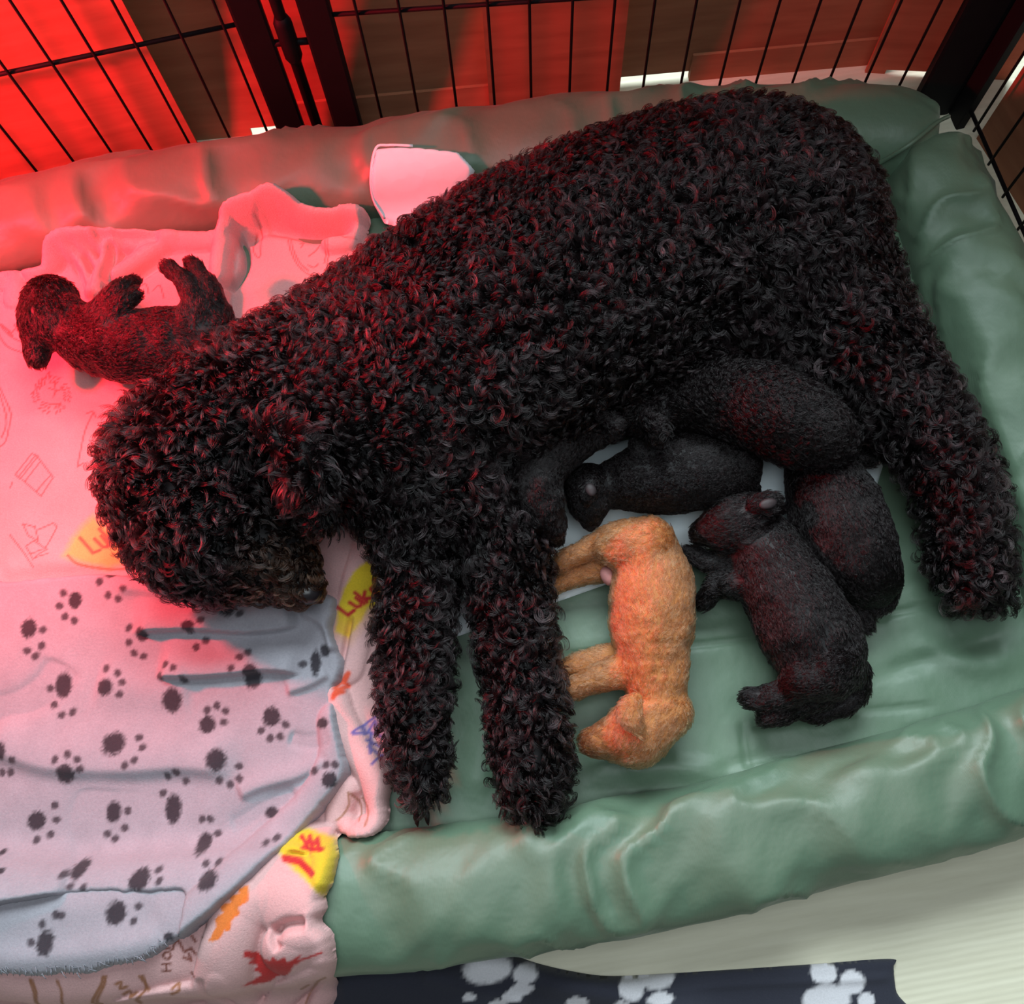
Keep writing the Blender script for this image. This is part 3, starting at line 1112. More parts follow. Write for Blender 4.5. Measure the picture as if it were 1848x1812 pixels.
def pup_top(b):
    u = 0.042
    b.limb([(1195, 730, 0.105 + u, 52), (1230, 716, 0.108 + u, 58), (1300, 715, 0.112 + u, 72), (1380, 738, 0.114 + u, 80), (1450, 770, 0.104 + u, 74), (1490, 790, 0.094 + u, 56)], k=0.008)
    b.limb([(1175, 735, 0.108 + u, 50), (1150, 745, 0.10 + u, 36), (1132, 735, 0.095 + u, 24)], k=0.004)
    b.limb([(1165, 752, 0.142 + u, 14), (1188, 772, 0.136 + u, 20), (1180, 790, 0.122 + u, 12)], k=0.002, squash=0.6)
    b.limb([(1500, 795, 0.105, 34), (1530, 820, 0.095, 22), (1566, 826, 0.088, 15)], k=0.006)
    b.limb([(1310, 770, 0.115, 36), (1340, 800, 0.115, 26), (1352, 818, 0.105, 18)], k=0.005)
    b.limb([(1480, 745, 0.12, 24), (1520, 765, 0.115, 16), (1545, 790, 0.105, 11)], k=0.005)


puppy('biggest wavy coated black puppy, highest on the belly of the mother', pup_top, True, 54, hair=0.012, wave=0.0020, lean=0.7, lift=0.3)


def pup_mid(b):
    b.limb([(1112, 872, 0.105, 48), (1180, 860, 0.108, 68), (1250, 850, 0.110, 74), (1310, 842, 0.106, 66)], k=0.008)
    b.limb([(1064, 882, 0.110, 48), (1062, 905, 0.108, 40)], k=0.004)
    b.limb([(1060, 915, 0.105, 32), (1064, 936, 0.100, 22)], k=0.004)
    b.limb([(1072, 864, 0.142, 12), (1064, 882, 0.146, 20), (1058, 902, 0.138, 12)], k=0.002, squash=0.6)
    b.limb([(1170, 825, 0.13, 28), (1152, 808, 0.13, 21), (1165, 795, 0.128, 13)], k=0.004)
    b.limb([(1330, 870, 0.085, 36), (1350, 885, 0.078, 24)], k=0.006)
    b.limb([(1290, 790, 0.11, 30), (1262, 775, 0.105, 18)], k=0.006)


mp_ = puppy('smooth black puppy lying lengthwise above the apricot puppy, face to the camera', pup_mid, True, 55, hair=0.0055)
small('ear_lining', M_EAR, mp_, at(1066, 884, 0.1550), (0.0056, 0.0072, 0.0026), rotz(15))
small('nose', M_NOSE, mp_, at(1066, 952, 0.098), (0.0055, 0.005, 0.005))


def pup_left(b):
    u = 0.045
    b.limb([(1068, 775, 0.105 + u, 40), (1010, 800, 0.106 + u, 52), (975, 850, 0.104 + u, 50), (978, 905, 0.10 + u, 42), (990, 945, 0.088 + u, 32)], k=0.008)
    b.limb([(1096, 764, 0.106 + u, 36), (1118, 752, 0.10 + u, 24), (1130, 744, 0.096 + u, 15)], k=0.004)
    b.limb([(1080, 750, 0.138 + u, 12), (1104, 764, 0.134 + u, 18)], k=0.002, squash=0.6)
    b.limb([(990, 930, 0.12, 28), (1002, 968, 0.10, 18)], k=0.006)


puppy('small black puppy curled against the elbow of the mother, feeding', pup_left, True, 56)


def pup_blanket(b):
    z = 0.02
    b.limb([(92, 545, 0.105 + z, 50), (95, 575, 0.105 + z, 54)], k=0.004)
    b.limb([(130, 590, 0.10 + z, 48), (165, 612, 0.10 + z, 58), (235, 625, 0.102 + z, 66), (310, 620, 0.10 + z, 66), (365, 625, 0.098 + z, 58)], k=0.012)
    b.limb([(80, 570, 0.10 + z, 46), (72, 610, 0.098 + z, 32), (68, 645, 0.094 + z, 21)], k=0.006)
    b.limb([(120, 545, 0.12 + z, 20), (138, 575, 0.118 + z, 24), (130, 600, 0.11 + z, 14)], k=0.004, squash=0.6)
    b.limb([(170, 585, 0.115 + z, 34), (195, 550, 0.125 + z, 24), (218, 525, 0.125 + z, 21), (238, 510, 0.12 + z, 16)], k=0.008)
    b.limb([(190, 590, 0.125 + z, 28), (218, 552, 0.135 + z, 20), (240, 535, 0.13 + z, 16)], k=0.006)
    b.limb([(350, 590, 0.115 + z, 40), (352, 545, 0.125 + z, 24), (330, 508, 0.13 + z, 17), (306, 484, 0.128 + z, 15)], k=0.008)
    b.limb([(385, 590, 0.105 + z, 42), (378, 535, 0.115 + z, 28), (362, 498, 0.12 + z, 19), (347, 478, 0.118 + z, 15)], k=0.008)


bp = puppy('black puppy lying on its back on the pink blanket, paws up', pup_blanket, True, 57, zfloor=0.070)
small('nose', M_NOSE, bp, at(64, 656, 0.108), (0.0055, 0.0055, 0.005))

# ------------------------------------------------------------------ blankets and pads
supb = np.maximum(blur(sup, 14), blur(sup, 3))


def on(px, py, off=0.014, hm=None):
    """the point of the cloth that the photograph shows at (px, py)"""
    z = 0.07
    for _ in range(8):
        p = at(px, py, z)
        z = 0.5 * z + 0.5 * (float(sample(supb if hm is None else hm, p[0], p[1])) + off)
    return at(px, py, z)


def onl(lst, n=None, off=0.014, hm=None):
    P = np.array([on(x, y, off, hm) for x, y in lst])
    return smooth_line(P, n) if n else P


def ridge(X, Y, ln, h, w, w2=None, fade=0.12, off=0.014):
    """fold along a photo polyline; w2 = width on the left-hand side of its direction, w on the other"""
    P = onl(ln, 14, off)[:, :2]
    d, s, t = line_dist(X, Y, P)
    ww = w if w2 is None else np.where(s > 0, w2, w)
    f = np.clip(np.minimum(t, 1 - t) / fade, 0, 1) if fade else 1.0
    f = f * f * (3 - 2 * f) if fade else 1.0
    return h * f * np.exp(-(d / ww) ** 2)


def tubez(X, Y, ln, h, w, off=0.014):
    P = onl(ln, 18, off)[:, :2]
    d, s, t = line_dist(X, Y, P)
    return h * np.sqrt(np.clip(1 - (d / w) ** 2, 0, 1))


def cloth(name, outline, res, top, color, mat, parent=None, edge=0.010, base=None, off=0.014, jitter=0.0, n=260, hm=None):
    P = smooth_closed([on(x, y, off, hm) for x, y in outline], n)[:, :2]
    if jitter:
        ph = np.arange(n)
        P = P + RNG.normal(0, jitter, (n, 2))
    lo, hi = P.min(0) - 2 * res, P.max(0) + 2 * res
    X, Y = np.meshgrid(np.arange(lo[0], hi[0], res), np.arange(lo[1], hi[1], res), indexing='ij')
    sd_, nx, ny = poly_sd(X, Y, P)
    mask = sd_ < res * 1.5
    X = np.where(sd_ > 0, nx, X)
    Y = np.where(sd_ > 0, ny, Y)
    t = np.clip(-sd_ / edge, 0, 1)
    bz = sample(supb if hm is None else hm, X, Y) + 0.006 if base is None else base(X, Y)
    tz = top(X, Y)
    Z = bz + (tz - bz) * np.sqrt(np.clip(1 - (1 - t) ** 2, 0, 1))
    V, Fc, used = grid_mesh(mask, X, Y, Z)
    col = color(V[:, 0], V[:, 1])
    return mesh_obj(name, V, Fc, mat, parent, colors=col)


def paint(col, m, c):
    m = np.clip(m, 0, 1)[:, None]
    return col * (1 - m) + np.array(c) * m


def stroke(X, Y, ln, w, off=0.014, n=None):
    P = onl(ln, n, off)
    lo, hi = P.min(0)[:2] - 0.01, P.max(0)[:2] + 0.01
    out = np.zeros(X.shape)
    b = (X > lo[0]) & (X < hi[0]) & (Y > lo[1]) & (Y < hi[1])
    if b.any():
        d, s, t = line_dist(X[b], Y[b], P[:, :2])
        out[b] = np.clip(1.5 - d / w, 0, 1)
    return out


def area(X, Y, ln, soft=0.0015, off=0.014):
    P = onl(ln, None, off)[:, :2]
    d, _, _ = poly_sd(X, Y, P)
    d = d + 0.0012 * noise2(X * 420, Y * 420, 8)
    return np.clip(0.5 - d / (2 * soft), 0, 1)


def blob(X, Y, cx, cy, rx, ry, rot=0.0, soft=0.25, off=0.014, fuzz=0.12):
    c = on(cx, cy, off)
    k = mpp(cx, cy, c[2])
    a = math.radians(rot)
    dx, dy = (X - c[0]) / k, (Y - c[1]) / k
    u, v = (dx * math.cos(a) + dy * math.sin(a)) / rx, (-dx * math.sin(a) + dy * math.cos(a)) / ry
    r = np.sqrt(u * u + v * v)
    b = r < 2
    r[b] += fuzz * noise2(X[b] * 700, Y[b] * 700, 5) + 0.08 * noise2(X[b] * 150, Y[b] * 150, 6)
    return np.clip((1 + soft / 2 - r) / soft, 0, 1)


GLYPH = {
    'L': [[(0, 1), (0, 0), (0.55, 0)]], 'u': [[(0, .65), (0.05, .1), (.3, 0), (.5, .15), (.55, .65)], [(.55, .65), (.58, 0)]],
    'k': [[(0, 1), (0, 0)], [(.5, .65), (0.02, .3), (.55, 0)]], 'e': [[(.05, .35), (.5, .38), (.4, .65), (.12, .6), (.03, .25), (.25, 0), (.52, .1)]],
    "'": [[(0, 1), (-0.04, .8)]], 's': [[(.45, .58), (.2, .66), (.08, .5), (.4, .25), (.3, .02), (0, .06)]],
    'H': [[(0, 1), (0, 0)], [(.55, 1), (.55, 0)], [(0, .5), (.55, .5)]], 'O': [[(.3, 1), (.02, .7), (.02, .3), (.3, 0), (.58, .3), (.58, .7), (.3, 1)]],
    'W': [[(0, 1), (.18, 0), (.38, .7), (.58, 0), (.76, 1)]], 'S': [[(.5, .9), (.2, 1), (.03, .8), (.48, .3), (.3, 0), (0, .1)]],
    'a': [[(.5, .6), (.2, .65), (.03, .3), (.2, 0), (.5, .2)], [(.52, .65), (.55, 0)]], 't': [[(.2, .95), (.2, .1), (.4, 0)], [(0, .65), (.42, .65)]], 'r': [[(0, .65), (0, 0)], [(0, .4), (.2, .65), (.4, .6)]],
}


def write(X, Y, word, p0, right, upv, w):
    """print a word; p0, right and upv are in photo pixels, right = one letter advance"""
    out = np.zeros(X.shape)
    p0, right, upv = np.array(p0, float), np.array(right, float), np.array(upv, float)
    x = 0.0
    for ch in word:
        for g in GLYPH[ch]:
            out = np.maximum(out, stroke(X, Y, [tuple(p0 + right * (x + u) + upv * v) for u, v in g], w))
        x += 0.42 if ch == "'" else (1.0 if ch == 'W' else 0.8)
    return out


PINK = (0.72, 0.42, 0.42)
INK = (0.50, 0.17, 0.16)
YEL = (0.80, 0.56, 0.035)
RED = (0.55, 0.03, 0.03)


def pink_top(X, Y):
    z = sample(supb, X, Y) + 0.013 + 0.003 * fbm2(X * 9, Y * 9, 61) + 0.0012 * noise2(X * 40, Y * 40, 63)
    f = np.zeros(X.shape)
    T = [
        ([(60, 486), (82, 470), (90, 440), (115, 421), (170, 421), (260, 426), (330, 432), (395, 432)], 0.018, 0.015),
        ([(395, 575), (402, 480), (408, 395), (428, 372), (492, 350), (548, 382), (600, 392), (648, 388)], 0.024, 0.014),
        ([(125, 455), (150, 480), (168, 530)], 0.017, 0.009), ([(148, 446), (175, 480), (185, 520)], 0.016, 0.008), ([(205, 436), (200, 470), (180, 530)], 0.020, 0.011), ([(312, 436), (270, 462), (215, 500)], 0.018, 0.011),
        ([(5, 505), (22, 500), (28, 540)], 0.010, 0.014), ([(55, 495), (70, 505), (60, 540)], 0.010, 0.010),
        ([(640, 415), (630, 435), (600, 440)], 0.014, 0.014),
        ([(604, 1256), (618, 1300), (645, 1350), (672, 1400), (688, 1445), (684, 1485), (655, 1500)], 0.018, 0.016),
        ([(628, 1425), (612, 1470), (628, 1500)], 0.012, 0.014),
        ([(672, 980), (650, 1060), (640, 1130), (622, 1200)], 0.008, 0.022),
        ([(490, 1590), (520, 1620), (560, 1640)], 0.016, 0.034), ([(440, 1620), (415, 1700), (400, 1780), (395, 1880)], 0.020, 0.026),
        ([(480, 1830), (540, 1775), (605, 1745)], 0.014, 0.013), ([(540, 1840), (580, 1800), (605, 1770)], 0.012, 0.012), ([(520, 1712), (570, 1692), (596, 1715)], 0.020, 0.026),
        ([(530, 1508), (590, 1525), (592, 1585)], 0.018, 0.017), ([(525, 1545), (560, 1560), (580, 1598)], 0.010, 0.012),
        ([(200, 1830), (300, 1800), (375, 1790)], 0.014, 0.014),
        ([(470, 1840), (430, 1790), (400, 1770)], 0.010, 0.010),
    ]
    for ln, h, w in T:
        f = np.maximum(f, tubez(X, Y, ln, h, w)) + 0.15 * np.minimum(f, tubez(X, Y, ln, h, w))
    z = z + f
    for ln, h, w in (([(462, 392), (470, 410), (445, 440)], -0.012, 0.006), ([(424, 420), (440, 445), (442, 480), (425, 510), (402, 535)], -0.018, 0.0045), ([(468, 398), (520, 412), (570, 424), (650, 412)], -0.018, 0.008), ([(170, 430), (230, 432), (300, 436)], -0.012, 0.007), ([(128, 470), (150, 500), (160, 530)], -0.010, 0.0035), ([(158, 465), (175, 500)], -0.010, 0.0035), ([(208, 440), (206, 480), (196, 520)], -0.012, 0.004), ([(235, 510), (300, 470)], -0.008, 0.004),
                     ([(636, 1110), (622, 1180), (606, 1250)], -0.009, 0.003), ([(500, 1688), (520, 1668), (560, 1662)], -0.016, 0.005), ([(505, 1664), (500, 1690), (512, 1712)], -0.010, 0.004), ([(366, 1760), (400, 1795), (440, 1830)], -0.008, 0.004), ([(590, 1760), (560, 1790), (548, 1830)], -0.007, 0.004),
                     ([(545, 1512), (560, 1540), (520, 1538)], -0.008, 0.003), ([(640, 1430), (648, 1460), (640, 1490)], -0.006, 0.003), ([(220, 1000), (120, 1010), (60, 1000)], 0.004, 0.012), ([(0, 745), (70, 752), (130, 770)], -0.003, 0.010), ([(0, 1030), (90, 1020), (200, 1028)], 0.003, 0.01)):
        z = z + ridge(X, Y, ln, h, w)
    return z


def pink_color(X, Y):
    col = np.tile(np.array(PINK), (len(X), 1))
    S = lambda ln, w=0.0007, c=INK, a=1.0, n=None: paint(col, stroke(X, Y, ln, w, n=n) * a, c)
    # paper cup
    for ln in ([(27, 856), (57, 818), (68, 823), (36, 864), (27, 856)], [(33, 860), (63, 822)], [(68, 825), (96, 862), (74, 895), (40, 866)], [(45, 868), (72, 833)], [(66, 886), (92, 857)], [(22, 870), (18, 880)]):
        col = S(ln)
    # garden pavilion
    for ln in ([(17, 965), (40, 995), (62, 1024)], [(40, 945), (62, 950), (68, 976), (50, 966), (40, 945)], [(66, 956), (95, 943), (101, 950), (82, 988)], [(45, 985), (60, 975), (85, 992), (60, 1010), (45, 985)], [(50, 1000), (84, 990)], [(60, 1010), (88, 1000)]):
        col = S(ln)
    # round emblem with ticks
    for i in range(26):
        a = i / 26 * 6.283
        for r0, r1 in ((22, 26), (30, 34)):
            if (i * 7 + int(r0)) % 4:
                col = S([(92 + r0 * math.cos(a), 712 + r0 * 1.0 * math.sin(a)), (92 + r1 * math.cos(a + .12), 712 + r1 * math.sin(a + .12))], 0.0009)
    for ln in ([(98, 690), (100, 706), (112, 700)], [(88, 700), (100, 704), (96, 716)], [(76, 726), (92, 730), (108, 728)]):
        col = S(ln)
    col = paint(col, write(X, Y, "Hutra", (60, 716), (9, -12), (-9, -6), 0.0006) * 0.0, INK)
    for i in range(5):
        col = S([(56 + i * 7, 712 - i * 9), (62 + i * 7, 706 - i * 9), (60 + i * 7, 714 - i * 9)], 0.0007)
    # big circles and arcs
    for ln in ([(0, 700), (15, 735), (17, 760), (10, 795), (-4, 808)], [(0, 712), (9, 745), (10, 770), (2, 790)], [(-10, 590), (12, 624), (45, 638)], [(-10, 575), (18, 606), (50, 622)], [(166, 745), (152, 780), (140, 840)], [(156, 745), (166, 742), (172, 752)], [(140, 842), (150, 836)]):
        col = S(ln, 0.0008, n=16)
    for i in range(9):
        col = S([(2 + i * 4, 585 + (i * 37) % 17), (8 + i * 4, 592 + (i * 23) % 19)], 0.0008)
    # pictures on the turned up corner
    for ln in ([(465, 396), (470, 427), (470, 458), (465, 464), (457, 453), (456, 432), (460, 417)], [(520, 431), (524, 451), (536, 476), (553, 493), (567, 497)], [(525, 429), (529, 450), (541, 474), (556, 488)], [(591, 424), (594, 450), (590, 474)], [(586, 424), (589, 450), (585, 474)], [(542, 440), (548, 436), (544, 447)], [(557, 462), (570, 452), (578, 440)], [(556, 478), (566, 482), (574, 476)], [(609, 424), (625, 437), (645, 437)], [(245, 520), (262, 512), (268, 530)], [(275, 525), (288, 515), (296, 538)]):
        col = S(ln, 0.0008, n=14)
    # yellow diner badges with their writing
    col = paint(col, area(X, Y, [(116, 1004), (128, 972), (150, 945), (168, 930), (200, 955), (245, 985), (240, 1012), (195, 1026), (150, 1018)], 0.005) * 0.9, (0.82, 0.60, 0.16))
    col = paint(col, write(X, Y, "Luke's", (170, 999), (22, -10), (-27, -29), 0.0019), (0.55, 0.16, 0.10))
    col = S([(124, 1003), (145, 1020), (190, 1027), (240, 1026)], 0.0012, (0.6, 0.2, 0.12), n=14)
    col = paint(col, area(X, Y, [(640, 1034), (664, 1014), (700, 1010), (705, 1090), (668, 1098), (648, 1130), (630, 1152), (607, 1142), (611, 1098), (622, 1064)], 0.002), YEL)
    col = paint(col, area(X, Y, [(607, 1142), (611, 1118), (632, 1122), (660, 1100), (664, 1112), (632, 1158)], 0.009) * 0.6, (0.85, 0.42, 0.10))
    col = paint(col, write(X, Y, "Luke's", (630, 1112), (21, -15), (-21, -16), 0.0021), RED)
    col = paint(col, area(X, Y, [(505, 1530), (520, 1500), (560, 1492), (606, 1510), (612, 1540), (602, 1590), (586, 1618), (560, 1588), (528, 1560)], 0.002), YEL)
    for ln in ([(518, 1545), (545, 1550), (572, 1574)], [(520, 1550), (545, 1556), (568, 1578)], [(552, 1508), (560, 1526)], [(566, 1508), (572, 1530)], [(580, 1512), (584, 1532)], [(552, 1528), (570, 1532), (588, 1531)], [(560, 1518), (580, 1520)]):
        col = S(ln, 0.0021, RED)
    # autumn leaves
    col = paint(col, area(X, Y, [(458, 1596), (437, 1600), (441, 1609), (418, 1613), (424, 1624), (402, 1633), (410, 1644), (394, 1656), (400, 1668), (386, 1694), (405, 1692), (414, 1677), (425, 1676), (428, 1658), (443, 1646), (440, 1634), (457, 1622)], 0.0008), (0.80, 0.20, 0.04))
    col = paint(col, area(X, Y, [(446, 1713), (456, 1714), (470, 1723), (494, 1730), (500, 1721), (512, 1729), (521, 1723), (528, 1731), (550, 1719), (546, 1733), (531, 1744), (524, 1757), (500, 1763), (478, 1775), (444, 1777), (462, 1766), (472, 1759), (458, 1751), (466, 1743), (450, 1737), (459, 1730), (445, 1722)], 0.0007), RED)
    col = S([(500, 1742), (560, 1725), (588, 1714)], 0.0010, RED)
    for ln in ([(606, 1262), (613, 1246), (608, 1244), (626, 1220)], [(612, 1250), (628, 1238), (622, 1232), (630, 1216)], [(608, 1256), (622, 1250)]):
        col = S(ln, 0.0026, (0.75, 0.10, 0.05))
    for ln in ([(640, 1324), (664, 1302), (690, 1284)], [(642, 1326), (668, 1322), (692, 1330)], [(655, 1310), (660, 1326), (676, 1300), (680, 1326)], [(668, 1348), (690, 1366)], [(664, 1336), (690, 1350)], [(676, 1380), (690, 1362)], [(668, 1322), (672, 1360)]):
        col = S(ln, 0.0013, (0.16, 0.13, 0.38))
    col = paint(col, area(X, Y, [(640, 1324), (690, 1284), (694, 1330)], 0.004) * 0.35, (0.25, 0.2, 0.5))
    # lettering and sketches under the grey blanket
    for ch, x, y, dx, dy in (('H', 308, 1752, 0, -1), ('O', 308, 1732, 0.1, -1), ('L', 311, 1714, 0.25, -0.95), ('L', 318, 1700, 0.4, -0.9), ('O', 327, 1689, 0.6, -0.8), ('W', 340, 1680, 0.7, -0.7)):
        col = paint(col, write(X, Y, ch, (x, y), (22 * dx, 22 * dy), (15 * dy, -15 * dx), 0.0010), (0.22, 0.07, 0.05))
    for ln in ([(322, 1700), (332, 1718), (344, 1712), (352, 1722)], [(345, 1690), (352, 1700)], [(372, 1668), (374, 1671)], [(345, 1756), (356, 1760)], [(366, 1692), (370, 1690)], [(375, 1655), (384, 1640)], [(330, 1728), (345, 1734), (340, 1722)]):
        col = S(ln, 0.0012, (0.26, 0.08, 0.06))
    for ln in ([(55, 1768), (62, 1791), (74, 1812), (80, 1835)], [(58, 1768), (66, 1790), (78, 1812)], [(104, 1770), (112, 1790), (116, 1812)], [(187, 1762), (181, 1782), (186, 1815)], [(192, 1762), (187, 1782), (191, 1812)], [(252, 1762), (264, 1785), (262, 1806)], [(258, 1762), (270, 1786)], [(210, 1776), (220, 1772), (218, 1784), (230, 1780)], [(224, 1794), (236, 1788), (240, 1798), (248, 1790)], [(316, 1782), (324, 1774), (330, 1784), (318, 1790)]):
        col = S(ln, 0.0014, (0.36, 0.15, 0.08), n=10)
    for ln in ([(632, 1430), (634, 1450), (622, 1472), (612, 1480)], [(636, 1432), (650, 1450), (652, 1480)], [(655, 1440), (668, 1460), (664, 1490)], [(590, 1762), (575, 1770), (560, 1790), (552, 1812)], [(560, 1775), (548, 1782)]):
        col = S(ln, 0.0011, (0.42, 0.20, 0.14), n=10)
    col = col * (1 + 0.05 * fbm2(X * 30, Y * 30, 71)[:, None])
    return col


pink = cloth('blanket', [(-80, 492), (-30, 488), (20, 484), (70, 480), (74, 450), (90, 418), (130, 407), (220, 409), (310, 413), (380, 416), (393, 400), (398, 376), (418, 360), (455, 348), (490, 333), (522, 348), (550, 368), (590, 376), (625, 366), (652, 372), (667, 392), (662, 420), (655, 520), (660, 700), (680, 860), (705, 1000), (715, 1120), (712, 1250), (708, 1330), (714, 1385), (702, 1440), (700, 1480), (672, 1508), (630, 1512), (608, 1500), (606, 1520), (609, 1550), (598, 1596), (586, 1616), (588, 1640), (578, 1662), (600, 1690), (604, 1745), (608, 1780), (632, 1815), (640, 1880), (300, 1900), (-80, 1890), (-90, 1200)], 0.0017, pink_top, pink_color, M_PINK, edge=0.013, jitter=0.0003, n=420)
tag(pink, 'plush pink blanket with printed drawings and yellow badges, bunched along the bed', 'blanket')

# pale grey fleece with paw prints, folded double at its lower edge
supg = supb.copy()
for px, py, r, h in ((560, 1600, 0.06, 0.0),):
    pass
PADS = [(118, 300, 30, 38), (303, 185, 25, 33), (255, 527, 33, 50), (428, 538, 30, 32), (698, 590, 38, 48), (838, 688, 32, 33), (1095, 655, 35, 38), (468, 765, 45, 43), (275, 887, 35, 35), (880, 830, 38, 42), (18, 795, 22, 35), (575, 325, 25, 25), (775, 297, 25, 22), (925, 222, 28, 35), (1020, 495, 35, 45), (1273, 440, 20, 50), (1310, 388, 18, 25), (455, 1038, 30, 38), (148, 1075, 36, 35), (697, 1028, 30, 58), (318, 1270, 30, 38), (560, 1310, 40, 40), (822, 1165, 28, 42), (850, 1310, 42, 36), (1337, 910, 28, 30), (1095, 1040, 28, 20), (440, 80, 20, 15), (710, 170, 20, 15), (1305, 685, 25, 20), (15, 1275, 15, 12), (15, 1200, 14, 12)]
TOES = [(240, 208), (175, 305), (262, 252), (300, 268), (255, 158), (113, 390), (145, 412), (170, 370), (200, 540), (218, 607), (250, 650), (293, 637), (430, 462), (478, 480), (497, 518), (487, 567), (520, 297), (520, 355), (540, 400), (578, 412), (825, 275), (832, 350), (797, 378), (1008, 400), (975, 420), (1222, 445), (680, 450), (718, 465), (655, 495), (750, 510), (945, 465), (835, 630), (875, 612), (910, 632), (903, 677), (1053, 712), (1090, 742), (1130, 735), (1152, 687), (568, 740), (585, 780), (238, 830), (288, 810), (328, 828), (338, 868), (555, 832), (517, 853), (680, 895), (718, 880), (750, 915), (887, 913), (930, 928), (968, 905), (965, 855), (65, 832), (45, 880), (10, 880), (222, 1012), (228, 1070), (205, 1130), (150, 1152), (513, 1035), (500, 1103), (430, 1127), (462, 1147), (655, 962), (815, 1067), (847, 1067), (878, 1125), (640, 1270), (640, 1317), (262, 1290), (832, 1245), (885, 1240), (1275, 875), (1325, 850), (1360, 850), (1088, 1160), (1130, 1140), (975, 245), (435, 165), (475, 180), (500, 140), (280, 1338), (330, 1345), (400, 112)]
LOWPADS = [(452, 1450, 42, 44), (165, 1572, 35, 45), (670, 1545, 22, 16)]
LOWTOES = [(545, 1422), (522, 1482), (150, 1495), (208, 1457), (105, 1570), (230, 1460)]
GO = 0.029


def zc(x, y):
    return x * 0.448, 1000 + y * 0.448


def grey_color_from(pads, toes):
    def f(X, Y):
        col = np.tile(np.array((0.365, 0.345, 0.39)), (len(X), 1))
        for i, (x, y, rx, ry) in enumerate(pads):
            col = paint(col, blob(X, Y, *zc(x, y), rx * 0.47, ry * 0.47, soft=0.38, off=GO, fuzz=0.2) * 0.95, (0.030, 0.024, 0.032))
        for i, (x, y) in enumerate(toes):
            col = paint(col, blob(X, Y, *zc(x, y), 7.6, 6.6, rot=i * 37, soft=0.6, off=GO, fuzz=0.25) * 0.9, (0.045, 0.035, 0.045))
        return col * (1 + 0.05 * fbm2(X * 60, Y * 60, 75)[:, None])
    return f


def grey_base(X, Y):
    return sample(supb, X, Y) + 0.016


def low_top(X, Y):
    z = grey_base(X, Y) + 0.007 + 0.0015 * fbm2(X * 10, Y * 10, 81)
    z = z + ridge(X, Y, [(-40, 1700), (60, 1690), (180, 1672), (300, 1650)], -0.004, 0.02, off=GO) + ridge(X, Y, [(-40, 1735), (100, 1728), (220, 1712), (290, 1690)], 0.004, 0.012, off=GO)
    return z


def grey_top(X, Y):
    z = grey_base(X, Y) + 0.013 + 0.0022 * fbm2(X * 7, Y * 7, 83) + 0.0008 * noise2(X * 36, Y * 36, 84)
    for ln, h, w, w2 in (
            ([(235, 1142), (300, 1138), (380, 1138), (440, 1142), (500, 1138), (545, 1126)], 0.015, 0.0022, 0.028),
            ([(280, 1222), (340, 1222), (420, 1217), (480, 1210), (550, 1216)], 0.014, 0.0022, 0.026),
            ([(-40, 1345), (30, 1364), (100, 1384), (240, 1388), (330, 1382), (440, 1392)], 0.010, 0.010, 0.034),
            ([(540, 1100), (585, 1130), (600, 1180)], 0.008, 0.004, 0.015),
            ([(515, 1250), (560, 1235), (595, 1215)], 0.006, 0.004, 0.012),
            ([(-40, 1290), (30, 1268), (80, 1236), (110, 1190)], -0.007, 0.020, 0.012),
            ([(170, 1420), (160, 1490), (140, 1570), (120, 1630)], -0.010, 0.012, 0.045),
            ([(430, 1440), (470, 1420), (540, 1400), (590, 1370)], 0.006, 0.005, 0.014),
            ([(420, 1500), (470, 1465), (540, 1430)], -0.005, 0.006, 0.010),
            ([(200, 1060), (320, 1072), (420, 1096)], 0.005, 0.006, 0.02),
            ([(170, 1230), (260, 1250), (350, 1240)], 0.004, 0.02, 0.02),
            ([(-60, 1628), (0, 1622), (60, 1612), (130, 1606)], 0.012, 0.010, 0.03),
            ([(520, 1330), (560, 1340), (598, 1330)], -0.006, 0.006, 0.006)):
        # the widths: w on the lower side, w2 on the upper side of the crease
        z = z + ridge(X, Y, ln, h, w, w2, off=GO)
    z = np.maximum(z, grey_base(X, Y) + 0.0115)
    z = z + tubez(X, Y, [(606, 1300), (606, 1380), (560, 1455), (480, 1525), (400, 1600), (335, 1668)], 0.014, 0.019, off=GO)
    return z


grey = empty('fleece_blanket')
tag(grey, 'pale grey fleece blanket with dark paw prints, folded under the dog head', 'blanket')
LOW = [(-80, 1590), (60, 1585), (200, 1580), (352, 1575), (352, 1650), (335, 1690), (305, 1706), (268, 1732), (235, 1742), (190, 1750), (150, 1764), (110, 1762), (60, 1768), (0, 1764), (-80, 1766)]
TOP = [(-80, 1050), (0, 1046), (90, 1037), (180, 1031), (260, 1040), (340, 1050), (470, 1060), (590, 1068), (604, 1100), (598, 1135), (612, 1172), (618, 1205), (603, 1246), (610, 1290), (622, 1345), (630, 1395), (602, 1440), (548, 1500), (490, 1552), (432, 1610), (384, 1652), (330, 1694), (318, 1690), (326, 1650), (322, 1614), (260, 1616), (180, 1614), (100, 1620), (40, 1630), (0, 1636), (-80, 1645)]
cloth('lower_fold', LOW, 0.0020, low_top, grey_color_from(LOWPADS, LOWTOES), M_GREY, grey, edge=0.006, off=GO, jitter=0.0005, n=300)
cloth('upper_fold', TOP, 0.0018, grey_top, grey_color_from(PADS, TOES), M_GREY, grey, edge=0.007, off=GO, jitter=0.0004, n=360)
